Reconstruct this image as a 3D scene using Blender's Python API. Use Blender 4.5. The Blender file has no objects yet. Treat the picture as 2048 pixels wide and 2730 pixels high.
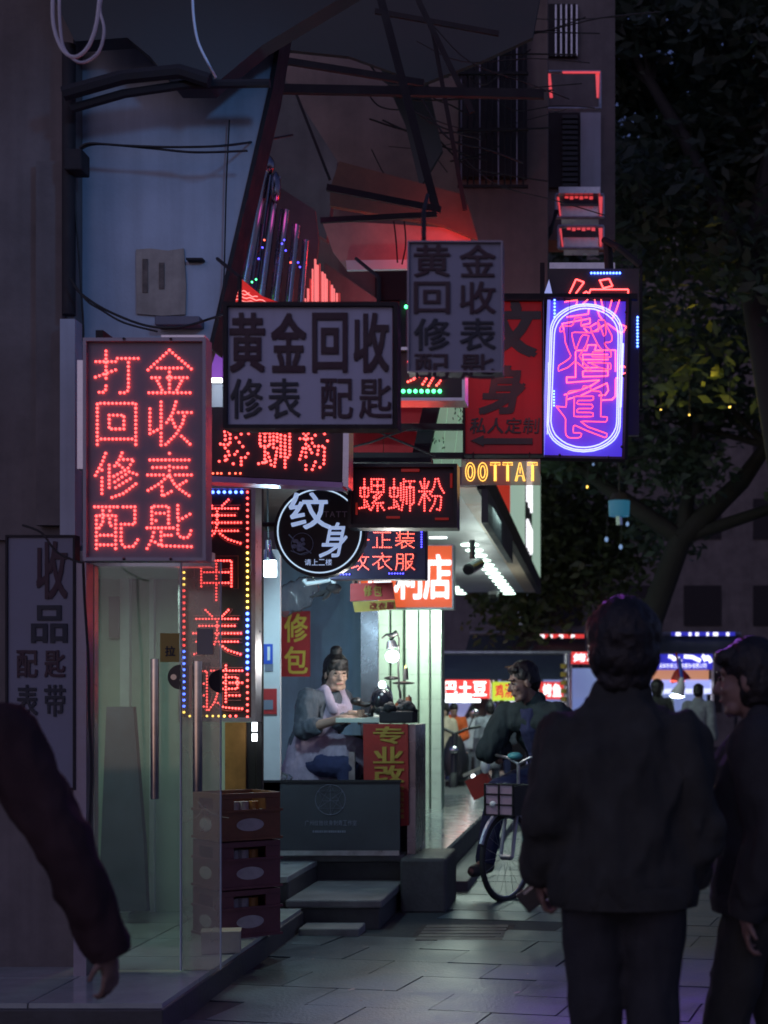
import bpy, math, random
from mathutils import Vector, Matrix, noise
R = math.radians
random.seed(7)
SC = bpy.context.scene
COL = SC.collection

# ------------------------------------------------------------------ camera, world, exposure
FPX = 4000.0            # focal length in photograph pixels (2048 x 2730)
EYE = 1.45
cd = bpy.data.cameras.new('camera'); cam = bpy.data.objects.new('camera', cd); COL.objects.link(cam)
cam.location = (0, 0, EYE); cam.rotation_euler = (R(90), 0, 0)
cd.sensor_fit = 'VERTICAL'; cd.sensor_height = 36.0; cd.sensor_width = 27.0
cd.lens = 36.0 * FPX / 2730.0
cd.shift_x = -(1600 - 1024) / 2730.0
cd.shift_y = (1880 - 1365) / 2730.0
cd.clip_end = 400; cd.clip_start = 0.1
cd.dof.use_dof = True; cd.dof.focus_distance = 8.2; cd.dof.aperture_fstop = 2.8
SC.camera = cam

w = bpy.data.worlds.new('World'); SC.world = w; w.use_nodes = True
nt = w.node_tree; nt.nodes.clear()
out = nt.nodes.new('ShaderNodeOutputWorld'); bg = nt.nodes.new('ShaderNodeBackground')
sky = nt.nodes.new('ShaderNodeTexSky'); sky.sky_type = 'NISHITA'; sky.sun_disc = False
sky.sun_elevation = R(28); sky.sun_rotation = R(200)
tint = nt.nodes.new('ShaderNodeMix'); tint.data_type = 'RGBA'; tint.blend_type = 'MULTIPLY'
tint.inputs[0].default_value = 1.0; tint.inputs[7].default_value = (0.66, 0.60, 1.0, 1)   # city night haze
nt.links.new(sky.outputs[0], tint.inputs[6]); nt.links.new(tint.outputs[2], bg.inputs[0])
bg.inputs[1].default_value = 0.046
nt.links.new(bg.outputs[0], out.inputs[0])
sd = bpy.data.lights.new('moon', 'SUN'); sd.energy = 0.02; sd.angle = R(10); sd.color = (.7, .8, 1)
so = bpy.data.objects.new('moon', sd); COL.objects.link(so); so.rotation_euler = (R(50), 0, R(-20))
SC.view_settings.view_transform = 'Standard'; SC.view_settings.look = 'None'
SC.view_settings.exposure = 0.0; SC.view_settings.gamma = 1.0
try: SC.view_settings.use_curve_mapping = False
except Exception: pass
cy = SC.cycles
cy.use_denoising = True
try: cy.denoiser = 'OPENIMAGEDENOISE'
except Exception: pass
cy.max_bounces = 6; cy.diffuse_bounces = 3; cy.glossy_bounces = 3; cy.transparent_max_bounces = 12; cy.transmission_bounces = 3
cy.sample_clamp_indirect = 3.0; cy.caustics_reflective = False; cy.caustics_refractive = False
cy.filter_width = 1.7

# ------------------------------------------------------------------ helpers
def P(px, py, Y):
    """point at depth Y seen at photograph pixel (px, py)"""
    return Vector(((px - 1600) * Y / FPX, Y, EYE + (1880 - py) * Y / FPX))

ORG = {}
def tag(o, label=None, cat=None, group=None, kind=None):
    if label: o['label'] = label
    if cat: o['category'] = cat
    if group: o['group'] = group
    if kind: o['kind'] = kind
    return o
def thing(name, label, cat, loc=(0, 0, 0), group=None):
    o = bpy.data.objects.new(name, None); COL.objects.link(o); o.location = loc; o.empty_display_size = .1
    ORG[o.name] = Vector(loc)
    return tag(o, label, cat, group)
def link_mesh(name, me, mat, parent=None, kind=None, label=None, loc=None):
    o = bpy.data.objects.new(name, me); COL.objects.link(o)
    if mat is not None and not me.materials: me.materials.append(mat)
    if parent is not None: o.parent = parent; ORG[o.name] = ORG[parent.name]
    else: ORG[o.name] = Vector(loc) if loc is not None else Vector((0, 0, 0)); o.location = ORG[o.name]
    if kind: o['kind'] = kind
    if label: o['label'] = label
    return o
def copy_tree(o, parent=None):
    c = o.copy(); COL.objects.link(c)
    if parent is not None: c.parent = parent
    for ch in list(o.children): copy_tree(ch, c)
    return c

class MB:
    def __init__(s): s.v = []; s.f = []
    def add(s, vs, fs):
        n = len(s.v); s.v.extend([Vector(q) for q in vs]); s.f.extend([tuple(i + n for i in f) for f in fs]); return s
    def box(s, c, d, rot=None):
        c = Vector(c); x, y, z = d[0] / 2, d[1] / 2, d[2] / 2
        vs = [Vector(q) for q in ((-x,-y,-z),(x,-y,-z),(x,y,-z),(-x,y,-z),(-x,-y,z),(x,-y,z),(x,y,z),(-x,y,z))]
        if rot is not None: vs = [rot @ q for q in vs]
        return s.add([q + c for q in vs], [(0,3,2,1),(4,5,6,7),(0,1,5,4),(1,2,6,5),(2,3,7,6),(3,0,4,7)])
    def bb(s, x0, x1, y0, y1, z0, z1):
        return s.box(((x0+x1)/2, (y0+y1)/2, (z0+z1)/2), (abs(x1-x0), abs(y1-y0), abs(z1-z0)))
    def bpx(s, x0, y0, x1, y1, Y, t):
        """box whose front face fills the pixel rectangle at depth Y, t thick behind it"""
        a = P(x0, y0, Y); b = P(x1, y1, Y)
        return s.bb(a.x, b.x, Y, Y + t, b.z, a.z)
    def prism(s, pts, t, axis='y'):
        """pts: world points of a planar outline (counter-clockwise from the camera or not), extruded by t along +Y"""
        n = len(pts); d = Vector((0, t, 0)) if axis == 'y' else (Vector((0, 0, t)) if axis == 'z' else Vector((t, 0, 0)))
        pts = [Vector(p) for p in pts]
        fs = [tuple(range(n)), tuple(range(2*n-1, n-1, -1))] + [(i, i+n, (i+1) % n + n, (i+1) % n) for i in range(n)]
        return s.add(pts + [p + d for p in pts], fs)
    def tube(s, path, r, n=8, closed=False, cap=True):
        path = [Vector(p) for p in path]; m = len(path)
        if m < 2: return s
        rr = r if isinstance(r, (list, tuple)) else [r] * m
        vs = []; up = None
        for i, p in enumerate(path):
            a = path[(i-1) % m] if (closed or i) else p; b = path[(i+1) % m] if (closed or i < m-1) else p
            t = (b - a)
            t = t.normalized() if t.length > 1e-9 else Vector((0, 0, 1))
            if up is None:
                up = Vector((0, 0, 1)) if abs(t.z) < .9 else Vector((0, 1, 0))
            u = (up - t * up.dot(t))
            u = u.normalized() if u.length > 1e-6 else t.orthogonal().normalized()
            up = u; v = t.cross(u)
            for k in range(n):
                an = 2 * math.pi * k / n
                vs.append(p + (u * math.cos(an) + v * math.sin(an)) * rr[i])
        fs = []
        for i in range(m if closed else m - 1):
            j = (i + 1) % m
            for k in range(n):
                k2 = (k + 1) % n
                fs.append((i*n+k, i*n+k2, j*n+k2, j*n+k))
        if cap and not closed:
            fs.append(tuple(range(n-1, -1, -1))); fs.append(tuple((m-1)*n + k for k in range(n)))
        return s.add(vs, fs)
    def cyl(s, p0, p1, r0, r1=None, n=16): return s.tube([p0, p1], [r0, r0 if r1 is None else r1], n)
    def ell(s, c, r, rot=None, nu=14, nv=9):
        c = Vector(c); r = (r, r, r) if isinstance(r, (int, float)) else r
        vs = []; fs = []
        for i in range(nv + 1):
            th = math.pi * i / nv
            for k in range(nu):
                ph = 2 * math.pi * k / nu
                q = Vector((r[0]*math.sin(th)*math.cos(ph), r[1]*math.sin(th)*math.sin(ph), r[2]*math.cos(th)))
                if rot is not None: q = rot @ q
                vs.append(c + q)
        for i in range(nv):
            for k in range(nu):
                k2 = (k+1) % nu
                if i == 0: fs.append((k, nu+k, nu+k2))
                elif i == nv-1: fs.append((i*nu+k, (i+1)*nu+k, i*nu+k2))
                else: fs.append((i*nu+k, (i+1)*nu+k, (i+1)*nu+k2, i*nu+k2))
        return s.add(vs, fs)
    def cap(s, p0, p1, r0, r1=None, n=12):
        p0 = Vector(p0); p1 = Vector(p1); r1 = r0 if r1 is None else r1
        d = (p1 - p0)
        if d.length < 1e-6: return s.ell(p0, r0)
        d.normalize(); pts = []; rs = []
        for a in (90, 60, 30): pts.append(p0 - d * r0 * math.sin(R(a))); rs.append(max(r0 * math.cos(R(a)), r0*.05))
        pts.append(p0); rs.append(r0); pts.append(p1); rs.append(r1)
        for a in (30, 60, 90): pts.append(p1 + d * r1 * math.sin(R(a))); rs.append(max(r1 * math.cos(R(a)), r1*.05))
        return s.tube(pts, rs, n)
    def loft(s, rings, n=20, cap=True):
        """rings: (centre, rx, ry[, yaw])"""
        vs = []; m = len(rings)
        for rg in rings:
            c = Vector(rg[0]); yaw = rg[3] if len(rg) > 3 else 0
            for k in range(n):
                a = 2*math.pi*k/n; x = rg[1]*math.cos(a); y = rg[2]*math.sin(a)
                vs.append(c + Vector((x*math.cos(yaw)-y*math.sin(yaw), x*math.sin(yaw)+y*math.cos(yaw), 0)))
        fs = [(i*n+k, i*n+(k+1) % n, (i+1)*n+(k+1) % n, (i+1)*n+k) for i in range(m-1) for k in range(n)]
        fs += [tuple(range(n-1, -1, -1)), tuple((m-1)*n+k for k in range(n))]
        return s.add(vs, fs)
    def mesh(s, name, org=Vector((0, 0, 0)), smooth=False):
        me = bpy.data.meshes.new(name); me.from_pydata([tuple(q - org) for q in s.v], [], s.f)
        me.validate(); me.update()
        if smooth:
            for p in me.polygons: p.use_smooth = True
        return me
    def build(s, name, mat, parent=None, smooth=False, kind=None, label=None, loc=None, bevel=0):
        org = ORG[parent.name] if parent is not None else (Vector(loc) if loc is not None else Vector((0, 0, 0)))
        o = link_mesh(name, s.mesh(name, org, smooth), mat, parent, kind, label, loc)
        if bevel:
            b = o.modifiers.new('bevel', 'BEVEL'); b.width = bevel; b.segments = 2; b.limit_method = 'ANGLE'; b.angle_limit = R(40)
        if smooth:
            try: o.data.set_sharp_from_angle(angle=R(50))
            except Exception: pass
        return o

def blob(name, mb, mat, parent, vox=.01, smooth=4, folds=None, seed=0, label=None):
    """one continuous skin over all the closed pieces of mb (world coordinates), with optional cloth folds"""
    org = ORG[parent.name] if parent is not None else Vector((0, 0, 0))
    me = mb.mesh(name + '_src', org); tmp = bpy.data.objects.new('tmp', me); COL.objects.link(tmp)
    m = tmp.modifiers.new('r', 'REMESH'); m.mode = 'VOXEL'; m.voxel_size = vox; m.use_smooth_shade = True
    if smooth:
        sm = tmp.modifiers.new('s', 'SMOOTH'); sm.iterations = smooth; sm.factor = .5
    dg = bpy.context.evaluated_depsgraph_get()
    res = bpy.data.meshes.new_from_object(tmp.evaluated_get(dg)); res.name = name
    bpy.data.objects.remove(tmp); bpy.data.meshes.remove(me)
    if folds:
        amp, fr, st = folds
        res.update()
        nm = [v.normal.copy() for v in res.vertices]
        for v, n in zip(res.vertices, nm):
            q = v.co
            a = noise.noise(Vector((q.x*fr + seed, q.y*fr, q.z*fr*st)) ) + .5*noise.noise(Vector((q.x*fr*2.1, q.y*fr*2.1 + seed, q.z*fr*st*1.7)))
            a += .22*noise.noise(Vector((q.x*fr*4.6 + seed, q.y*fr*4.6, q.z*fr*st*4.2)))
            a = (1 - abs(a)*2.2)
            v.co = q + n * amp * a
    for p in res.polygons: p.use_smooth = True
    res.materials.clear()
    o = link_mesh(name, res, mat, parent, None, label)
    return o

# ------------------------------------------------------------------ materials
def mat(name, col, rough=.6, metal=0., emit=None, es=0., var=.25, nscale=6., bump=0., bscale=40., streak=0., spec=.5, dirt=None, trans=0., coat=0., world=False):
    m = bpy.data.materials.new(name); m.use_nodes = True; n = m.node_tree; b = n.nodes['Principled BSDF']
    b.inputs['Roughness'].default_value = rough; b.inputs['Metallic'].default_value = metal
    b.inputs['Specular IOR Level'].default_value = spec
    c = (*col, 1)
    if emit is not None:
        b.inputs['Emission Color'].default_value = (*emit, 1); b.inputs['Emission Strength'].default_value = es
    tc = n.nodes.new('ShaderNodeTexCoord')
    if world:
        geo = n.nodes.new('ShaderNodeNewGeometry')
        class _T: outputs = {'Object': geo.outputs['Position']}
        tc = _T
    if var > 0:
        nz = n.nodes.new('ShaderNodeTexNoise'); nz.inputs['Scale'].default_value = nscale; nz.inputs['Detail'].default_value = 6; nz.inputs['Roughness'].default_value = .65
        n.links.new(tc.outputs['Object'], nz.inputs['Vector'])
        rp = n.nodes.new('ShaderNodeMapRange'); rp.inputs[1].default_value = .3; rp.inputs[2].default_value = .7
        rp.inputs[3].default_value = 1 - var; rp.inputs[4].default_value = 1 + var
        n.links.new(nz.outputs['Fac'], rp.inputs[0])
        mx = n.nodes.new('ShaderNodeMix'); mx.data_type = 'RGBA'; mx.blend_type = 'MULTIPLY'; mx.inputs[0].default_value = 1
        mx.inputs[6].default_value = c; n.links.new(rp.outputs[0], mx.inputs[7])
        last = mx.outputs[2]
        if streak > 0:
            mp = n.nodes.new('ShaderNodeMapping'); mp.inputs['Scale'].default_value = (9, 9, .5)
            n.links.new(tc.outputs['Object'], mp.inputs[0])
            n2 = n.nodes.new('ShaderNodeTexNoise'); n2.inputs['Scale'].default_value = 1.5; n2.inputs['Detail'].default_value = 5
            n.links.new(mp.outputs[0], n2.inputs['Vector'])
            r2 = n.nodes.new('ShaderNodeMapRange'); r2.inputs[1].default_value = .45; r2.inputs[2].default_value = .75
            r2.inputs[3].default_value = 0; r2.inputs[4].default_value = streak
            n.links.new(n2.outputs['Fac'], r2.inputs[0])
            m2 = n.nodes.new('ShaderNodeMix'); m2.data_type = 'RGBA'; m2.inputs[7].default_value = (*(dirt or tuple(x*.35 for x in col)), 1)
            n.links.new(r2.outputs[0], m2.inputs[0]); n.links.new(last, m2.inputs[6]); last = m2.outputs[2]
        n.links.new(last, b.inputs['Base Color'])
        r3 = n.nodes.new('ShaderNodeMapRange'); r3.inputs[1].default_value = .3; r3.inputs[2].default_value = .7
        r3.inputs[3].default_value = max(.02, rough*.8); r3.inputs[4].default_value = min(1, rough*1.25)
        n.links.new(nz.outputs['Fac'], r3.inputs[0]); n.links.new(r3.outputs[0], b.inputs['Roughness'])
    else: b.inputs['Base Color'].default_value = c
    if bump > 0:
        nb = n.nodes.new('ShaderNodeTexNoise'); nb.inputs['Scale'].default_value = bscale; nb.inputs['Detail'].default_value = 5
        n.links.new(tc.outputs['Object'], nb.inputs['Vector'])
        bp = n.nodes.new('ShaderNodeBump'); bp.inputs['Strength'].default_value = bump; bp.inputs['Distance'].default_value = .01
        n.links.new(nb.outputs['Fac'], bp.inputs['Height']); n.links.new(bp.outputs[0], b.inputs['Normal'])
    if trans: b.inputs['Transmission Weight'].default_value = trans
    if coat: b.inputs['Coat Weight'].default_value = coat
    return m
def glow(name, col, s, base=(.5, .5, .5)):
    return mat(name, base, rough=.3, emit=col, es=s, var=0)
def glass(name, col=(.9, 1, .96), film=.0, filmcol=(.6, .6, .6), rough=.02):
    m = bpy.data.materials.new(name); m.use_nodes = True; n = m.node_tree; n.nodes.clear()
    o = n.nodes.new('ShaderNodeOutputMaterial'); t = n.nodes.new('ShaderNodeBsdfTransparent'); g = n.nodes.new('ShaderNodeBsdfGlossy')
    d = n.nodes.new('ShaderNodeBsdfDiffuse'); d.inputs[0].default_value = (*filmcol, 1)
    t.inputs[0].default_value = (*col, 1); g.inputs['Roughness'].default_value = rough
    f = n.nodes.new('ShaderNodeFresnel'); f.inputs[0].default_value = 1.5
    x = n.nodes.new('ShaderNodeMixShader'); y = n.nodes.new('ShaderNodeMixShader')
    tc = n.nodes.new('ShaderNodeTexCoord'); nz = n.nodes.new('ShaderNodeTexNoise'); nz.inputs['Scale'].default_value = 3.; nz.inputs['Detail'].default_value = 6
    n.links.new(tc.outputs['Object'], nz.inputs['Vector'])
    mr = n.nodes.new('ShaderNodeMapRange'); mr.inputs[1].default_value = .3; mr.inputs[2].default_value = .8; mr.inputs[3].default_value = film*.4; mr.inputs[4].default_value = film
    n.links.new(nz.outputs['Fac'], mr.inputs[0])
    tl = n.nodes.new('ShaderNodeBsdfTranslucent'); tl.inputs[0].default_value = (*filmcol, 1); z = n.nodes.new('ShaderNodeMixShader'); z.inputs[0].default_value = .5
    n.links.new(d.outputs[0], z.inputs[1]); n.links.new(tl.outputs[0], z.inputs[2])
    n.links.new(mr.outputs[0], x.inputs[0]); n.links.new(t.outputs[0], x.inputs[1]); n.links.new(z.outputs[0], x.inputs[2])
    n.links.new(f.outputs[0], y.inputs[0]); n.links.new(x.outputs[0], y.inputs[1]); n.links.new(g.outputs[0], y.inputs[2])
    n.links.new(y.outputs[0], o.inputs[0])
    return m

M = {}
M['plaster'] = mat('plaster', (.44, .48, .56), .85, var=.14, nscale=2.2, bump=.15, bscale=60, streak=.22, dirt=(.16, .15, .17))
M['old_wall'] = mat('old_wall', (.17, .15, .15), .9, var=.35, nscale=1.8, bump=.3, bscale=30, streak=.25)
M['brown_wall'] = mat('brown_wall', (.22, .165, .15), .85, var=.35, nscale=1.5, bump=.3, bscale=25, streak=.15)
M['pale_wall'] = mat('pale_wall', (.52, .60, .55), .7, var=.12, nscale=2., bump=.08, streak=.25)
M['niche_wall'] = mat('niche_wall', (.30, .50, .60), .75, var=.15, nscale=3, bump=.1, streak=.3)
M['dark_steel'] = mat('dark_steel', (.026, .022, .026), .75, .1, var=.3, nscale=12, bump=.1)
M['black'] = mat('black_plastic', (.02, .02, .022), .35, var=.2, nscale=20)
M['alu'] = mat('aluminium', (.55, .55, .58), .32, .9, var=.2, nscale=14, bump=.05, bscale=120)
M['chrome'] = mat('chrome', (.7, .7, .72), .1, 1., var=.15, nscale=9)
M['steel_mirror'] = mat('polished_steel', (.34, .32, .36), .26, 1., var=.2, nscale=3, bump=.35, bscale=3.5)
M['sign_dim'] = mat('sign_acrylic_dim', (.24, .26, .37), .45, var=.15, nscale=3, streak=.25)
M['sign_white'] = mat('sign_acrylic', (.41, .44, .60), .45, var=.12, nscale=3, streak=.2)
M['led_board'] = mat('led_board', (.20, .19, .24), .5, var=.15, nscale=5)
M['led_dark'] = mat('led_dark_board', (.05, .035, .038), .5, var=.25, nscale=8)
M['letter_dark'] = mat('letter_maroon', (.05, .022, .035), .6, var=.3, nscale=5)
M['letter_navy'] = mat('letter_navy', (.022, .026, .04), .6, var=.3, nscale=5)
M['red_board'] = mat('red_board', (.50, .03, .035), .55, var=.18, nscale=3, streak=.2)
M['red_cloth'] = mat('red_cloth', (.36, .035, .03), .85, var=.2, nscale=5, bump=.1)
M['yellow_paint'] = mat('yellow_print', (.72, .60, .08), .6, var=.12)
M['gold_paint'] = mat('gold_print', (.45, .30, .05), .6, var=.2)
M['orange'] = mat('orange_cloth', (.75, .13, .03), .8, var=.1)
M['tile'] = mat('floor_tile', (.42, .46, .44), .14, var=.15, nscale=4, streak=0)
M['stone'] = mat('stone_step', (.20, .20, .20), .55, var=.3, nscale=5, bump=.2, bscale=40)
M['dark_stone'] = mat('dark_stone', (.07, .07, .072), .6, var=.35, nscale=6, bump=.25, bscale=40)
M['pave'] = mat('paving', (.058, .088, .104), .40, var=.42, nscale=2.3, bump=.35, bscale=55, streak=.0, world=True)
M['pave2'] = mat('paving_dark', (.050, .078, .094), .37, var=.42, nscale=2.3, bump=.35, bscale=55, world=True)
M['joint'] = mat('paving_joint', (.034, .042, .046), .85, var=.3, nscale=20)
M['asphalt'] = mat('asphalt', (.05, .05, .052), .8, var=.3, nscale=8, bump=.3)
M['wood'] = mat('wood_door', (.38, .17, .05), .5, var=.3, nscale=7, streak=.4)
M['crate'] = mat('crate_plastic', (.15, .05, .062), .5, var=.25, nscale=8)
M['crate2'] = mat('crate_plastic_brown', (.19, .07, .035), .5, var=.25, nscale=8)
M['crate_label'] = mat('crate_print', (.42, .36, .38), .5, var=.2, nscale=20)
M['cable'] = mat('cable', (.015, .015, .017), .6, var=.2)
M['cable_white'] = mat('cable_white', (.72, .70, .78), .5, var=.1)
M['carton'] = mat('carton', (.5, .46, .38), .8, var=.15)
M['pillar'] = mat('pillar_tile', (.62, .72, .62), .3, var=.08, nscale=6)
M['joint_green'] = mat('tile_joint', (.10, .16, .13), .6, var=.2)
def leafmat(name, col):
    m = mat(name, col, .45, var=.4, nscale=1.2); n = m.node_tree; b = n.nodes['Principled BSDF']; o = n.nodes['Material Output']
    t = n.nodes.new('ShaderNodeBsdfTranslucent'); t.inputs[0].default_value = (col[0]*1.6, col[1]*1.6, col[2], 1)
    x = n.nodes.new('ShaderNodeMixShader'); x.inputs[0].default_value = .4
    n.links.new(b.outputs[0], x.inputs[1]); n.links.new(t.outputs[0], x.inputs[2]); n.links.new(x.outputs[0], o.inputs[0]); return m
M['leaf'] = mat('leaf', (.045, .075, .035), .45, var=.4, nscale=1.2)
M['leaf2'] = mat('leaf_light', (.08, .10, .04), .45, var=.4, nscale=1.2)
M['leaf'] = leafmat('leaf_dark', (.062, .088, .072)); M['leaf2'] = leafmat('leaf_pale', (.075, .10, .04))
M['bark'] = mat('bark', (.028, .026, .026), .9, var=.4, nscale=6, bump=.6, bscale=18)
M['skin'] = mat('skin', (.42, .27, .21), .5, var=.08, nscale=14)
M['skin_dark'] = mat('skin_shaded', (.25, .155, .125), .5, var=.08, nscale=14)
M['hair'] = mat('hair', (.012, .010, .010), .42, var=.3, nscale=50, bump=.5, bscale=160)
M['cloth_black'] = mat('cloth_black', (.046, .048, .044), .95, var=.3, nscale=9, bump=.35, bscale=180, spec=.2)
M['cloth_charcoal'] = mat('cloth_charcoal', (.042, .043, .046), .95, var=.25, nscale=9, bump=.3, bscale=180, spec=.2)
M['cloth_maroon'] = mat('cloth_maroon', (.050, .030, .034), .95, var=.35, nscale=5, bump=.3, bscale=180, spec=.2)
M['cloth_navy'] = mat('cloth_navy', (.045, .052, .125), .9, var=.25, nscale=9, bump=.3, bscale=150, spec=.2)
M['cloth_green'] = mat('cloth_green', (.036, .052, .056), .9, var=.25, nscale=9, bump=.3, bscale=150, spec=.2)
M['cloth_grey'] = mat('cloth_grey', (.20, .21, .24), .9, var=.2, nscale=9, bump=.2, bscale=150)
M['cloth_teal'] = mat('cloth_slate', (.085, .10, .125), .9, var=.2, nscale=9, bump=.3, bscale=150)
M['apron'] = mat('apron_cloth', (.40, .33, .44), .85, var=.15, nscale=9, bump=.3, bscale=90)
M['beige'] = mat('cloth_beige', (.55, .46, .33), .9, var=.12)
M['lip'] = mat('lips', (.33, .12, .11), .5, var=.1)
M['eye'] = mat('eye', (.02, .015, .012), .2, var=0)
M['shoe'] = mat('shoe', (.05, .05, .055), .6, var=.2)
M['rubber'] = mat('tyre_rubber', (.03, .03, .032), .8, var=.2)
M['bike_paint'] = mat('bike_paint', (.42, .42, .50), .35, .3, var=.1)
M['teal_plastic'] = mat('teal_plastic', (.10, .42, .44), .4, var=.1)
M['basket'] = mat('basket_panel', (.42, .27, .36), .6, var=.1)
M['awning'] = mat('awning_cloth', (.05, .06, .10), .8, var=.2, nscale=2, bump=.1)
M['awning2'] = mat('awning_cloth_grey', (.06, .07, .075), .8, var=.2, nscale=2, bump=.1)
M['white_paint'] = mat('white_paint', (.75, .76, .78), .45, var=.06)
M['paper'] = mat('paper', (.40, .33, .28), .85, var=.25, nscale=7, streak=.4)
M['poster_white'] = mat('poster_white', (.21, .22, .29), .6, var=.12, nscale=3)
M['banner_grey'] = mat('banner_grey', (.052, .054, .066), .6, var=.2, nscale=3)
M['banner_print'] = mat('banner_print', (.22, .23, .30), .6, var=.15, nscale=9)
M['blue_print'] = mat('blue_print', (.03, .09, .55), .5, var=.1)
M['frame_grey'] = mat('frame_grey', (.26, .24, .30), .4, .35, var=.15, nscale=10)
M['clear_film'] = glass('clear_film', (.9, .92, .95), film=.35, filmcol=(.6, .7, .75), rough=.1)
M['glass_hazy'] = glass('door_glass_hazy', (.80, .82, .82), film=.42, filmcol=(.75, .7, .7), rough=.08)
M['glass'] = glass('door_glass', (.80, .86, .86), film=.16, filmcol=(.5, .5, .52), rough=.04)
M['acrylic'] = glass('clear_acrylic', (.85, .78, .72), film=.7, filmcol=(.7, .52, .42), rough=.15)
# lit things
M['led_red'] = glow('led_red', (1, .062, .055), 5.2)
M['led_red_soft'] = glow('led_red_soft', (1, .10, .05), 4.5)
M['led_blue'] = glow('led_blue', (.06, .14, 1), 10)
M['led_deep_blue'] = glow('led_deep_blue', (.06, .05, 1), 5)
M['led_green'] = glow('led_green', (.06, 1, .25), 6)
M['led_yellow'] = glow('led_yellow', (1, .62, .10), 5)
M['bulb'] = glow('bulb', (.72, .9, 1), 14)
M['tube_white'] = glow('tube_white', (.85, .95, 1), 6)
M['down'] = glow('downlight', (.72, 1, .85), 7)
M['neon_pink'] = glow('neon_pink', (1, .06, .10), 2.3)
M['neon_white'] = glow('neon_blue_white', (.36, .42, 1), 2.2)
M['neon_yellow'] = glow('neon_yellow', (1, .52, .06), 1.9)
M['dim_green'] = glow('backlit_green', (.16, .30, .20), .75, (.4, .5, .4))
M['print_red'] = glow('backlit_red', (.85, .05, .05), .8, (.5, .03, .03))
M['print_white'] = glow('backlit_white', (.95, .95, 1), 1.5, (.8, .8, .8))
M['print_orange'] = glow('backlit_orange', (.80, .125, .04), .85, (.6, .08, .03))
M['print_yellow'] = glow('backlit_yellow', (.55, .80, .05), 1.0, (.6, .7, .05))
M['print_blue'] = glow('backlit_blue', (.03, .03, .50), .8, (.03, .03, .4))
M['fascia_lit'] = glow('backlit_fascia', (.36, .52, .42), .75, (.5, .6, .5))
M['fascia_red'] = glow('backlit_fascia_red', (.50, .03, .015), .7, (.5, .03, .02))
M['shop_light'] = glow('lit_shop_panel', (.20, .28, .62), .55, (.4, .45, .6))

# ------------------------------------------------------------------ lettering
_gc = {}
def glyph(ch, bold=0.0):
    k = (ch, bold)
    if k in _gc: return _gc[k]
    cu = bpy.data.curves.new('glyph', 'FONT'); cu.body = ch; cu.extrude = .5; cu.offset = bold; cu.resolution_u = 2
    o = bpy.data.objects.new('glyph', cu); COL.objects.link(o)
    dg = bpy.context.evaluated_depsgraph_get()
    me = bpy.data.meshes.new_from_object(o.evaluated_get(dg))
    vs = [v.co.copy() for v in me.vertices]; fs = [tuple(p.vertices) for p in me.polygons]
    cv = o.to_curve(dg); outl = []
    for s in cv.splines:
        pts = []
        bp = s.bezier_points
        n = len(bp)
        for i in range(n):
            a, b = bp[i], bp[(i+1) % n]
            ctrl = (a.handle_right - a.co).length + (b.handle_left - b.co).length
            straight = abs(((a.handle_right-a.co).cross(b.co-a.co)).length) < 1e-5 and abs(((b.handle_left-b.co).cross(b.co-a.co)).length) < 1e-5
            for t in ((0,) if straight else (0, .25, .5, .75)):
                q = a.co*(1-t)**3 + 3*a.handle_right*t*(1-t)**2 + 3*b.handle_left*t*t*(1-t) + b.co*t**3
                pts.append((q.x, q.y))
        outl.append(pts)
    o.to_curve_clear()
    bpy.data.objects.remove(o); bpy.data.meshes.remove(me); bpy.data.curves.remove(cu)
    xs = [v.x for v in vs] or [0, 1]; ys = [v.y for v in vs] or [0, 1]
    bb = (min(xs), max(xs), min(ys), max(ys))
    _gc[k] = (vs, fs, outl, bb); return _gc[k]
def put_char(mb, ch, x0, x1, z0, z1, Y, thick=.004, bold=0.0, mirror=False, keep=False, shear=0.0):
    """heavier strokes: the character laid down five times, slightly shifted, each layer a hair further out"""
    if bold > 0:
        d = bold*1.25*(x1-x0); e = bold*1.0*(z1-z0)
        for i, (u, t) in enumerate(((-1, -1), (1, -1), (-1, 1), (1, 1), (0, 0))):
            _put_char(mb, ch, x0+d*(1+u), x1-d*(1-u), z0+e*(1+t), z1-e*(1-t), Y-.0004*i, thick, 0, mirror, keep, shear)
    else: _put_char(mb, ch, x0, x1, z0, z1, Y, thick, 0, mirror, keep, shear)
def _put_char(mb, ch, x0, x1, z0, z1, Y, thick=.004, bold=0.0, mirror=False, keep=False, shear=0.0):
    """stretch one character into the box x0..x1, z0..z1, standing proud of the plane Y towards the viewer"""
    vs, fs, outl, bb = glyph(ch, bold)
    w = max(bb[1]-bb[0], 1e-6); h = max(bb[3]-bb[2], 1e-6)
    if keep:      # keep the proportions of flat or narrow characters
        if h < .35*w: zc = (z0+z1)/2; hh = (x1-x0)*h/w; z0, z1 = zc-hh/2, zc+hh/2
    out = []
    for v in vs:
        u = (v.x-bb[0])/w; t = (v.y-bb[2])/h
        if mirror: u = 1-u
        out.append(Vector((x0+(x1-x0)*u + shear*(t-.5)*(z1-z0), Y - thick*(.5 + v.z), z0+(z1-z0)*t)))
    if mirror: fs = [tuple(reversed(f)) for f in fs]
    mb.add(out, fs)
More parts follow.
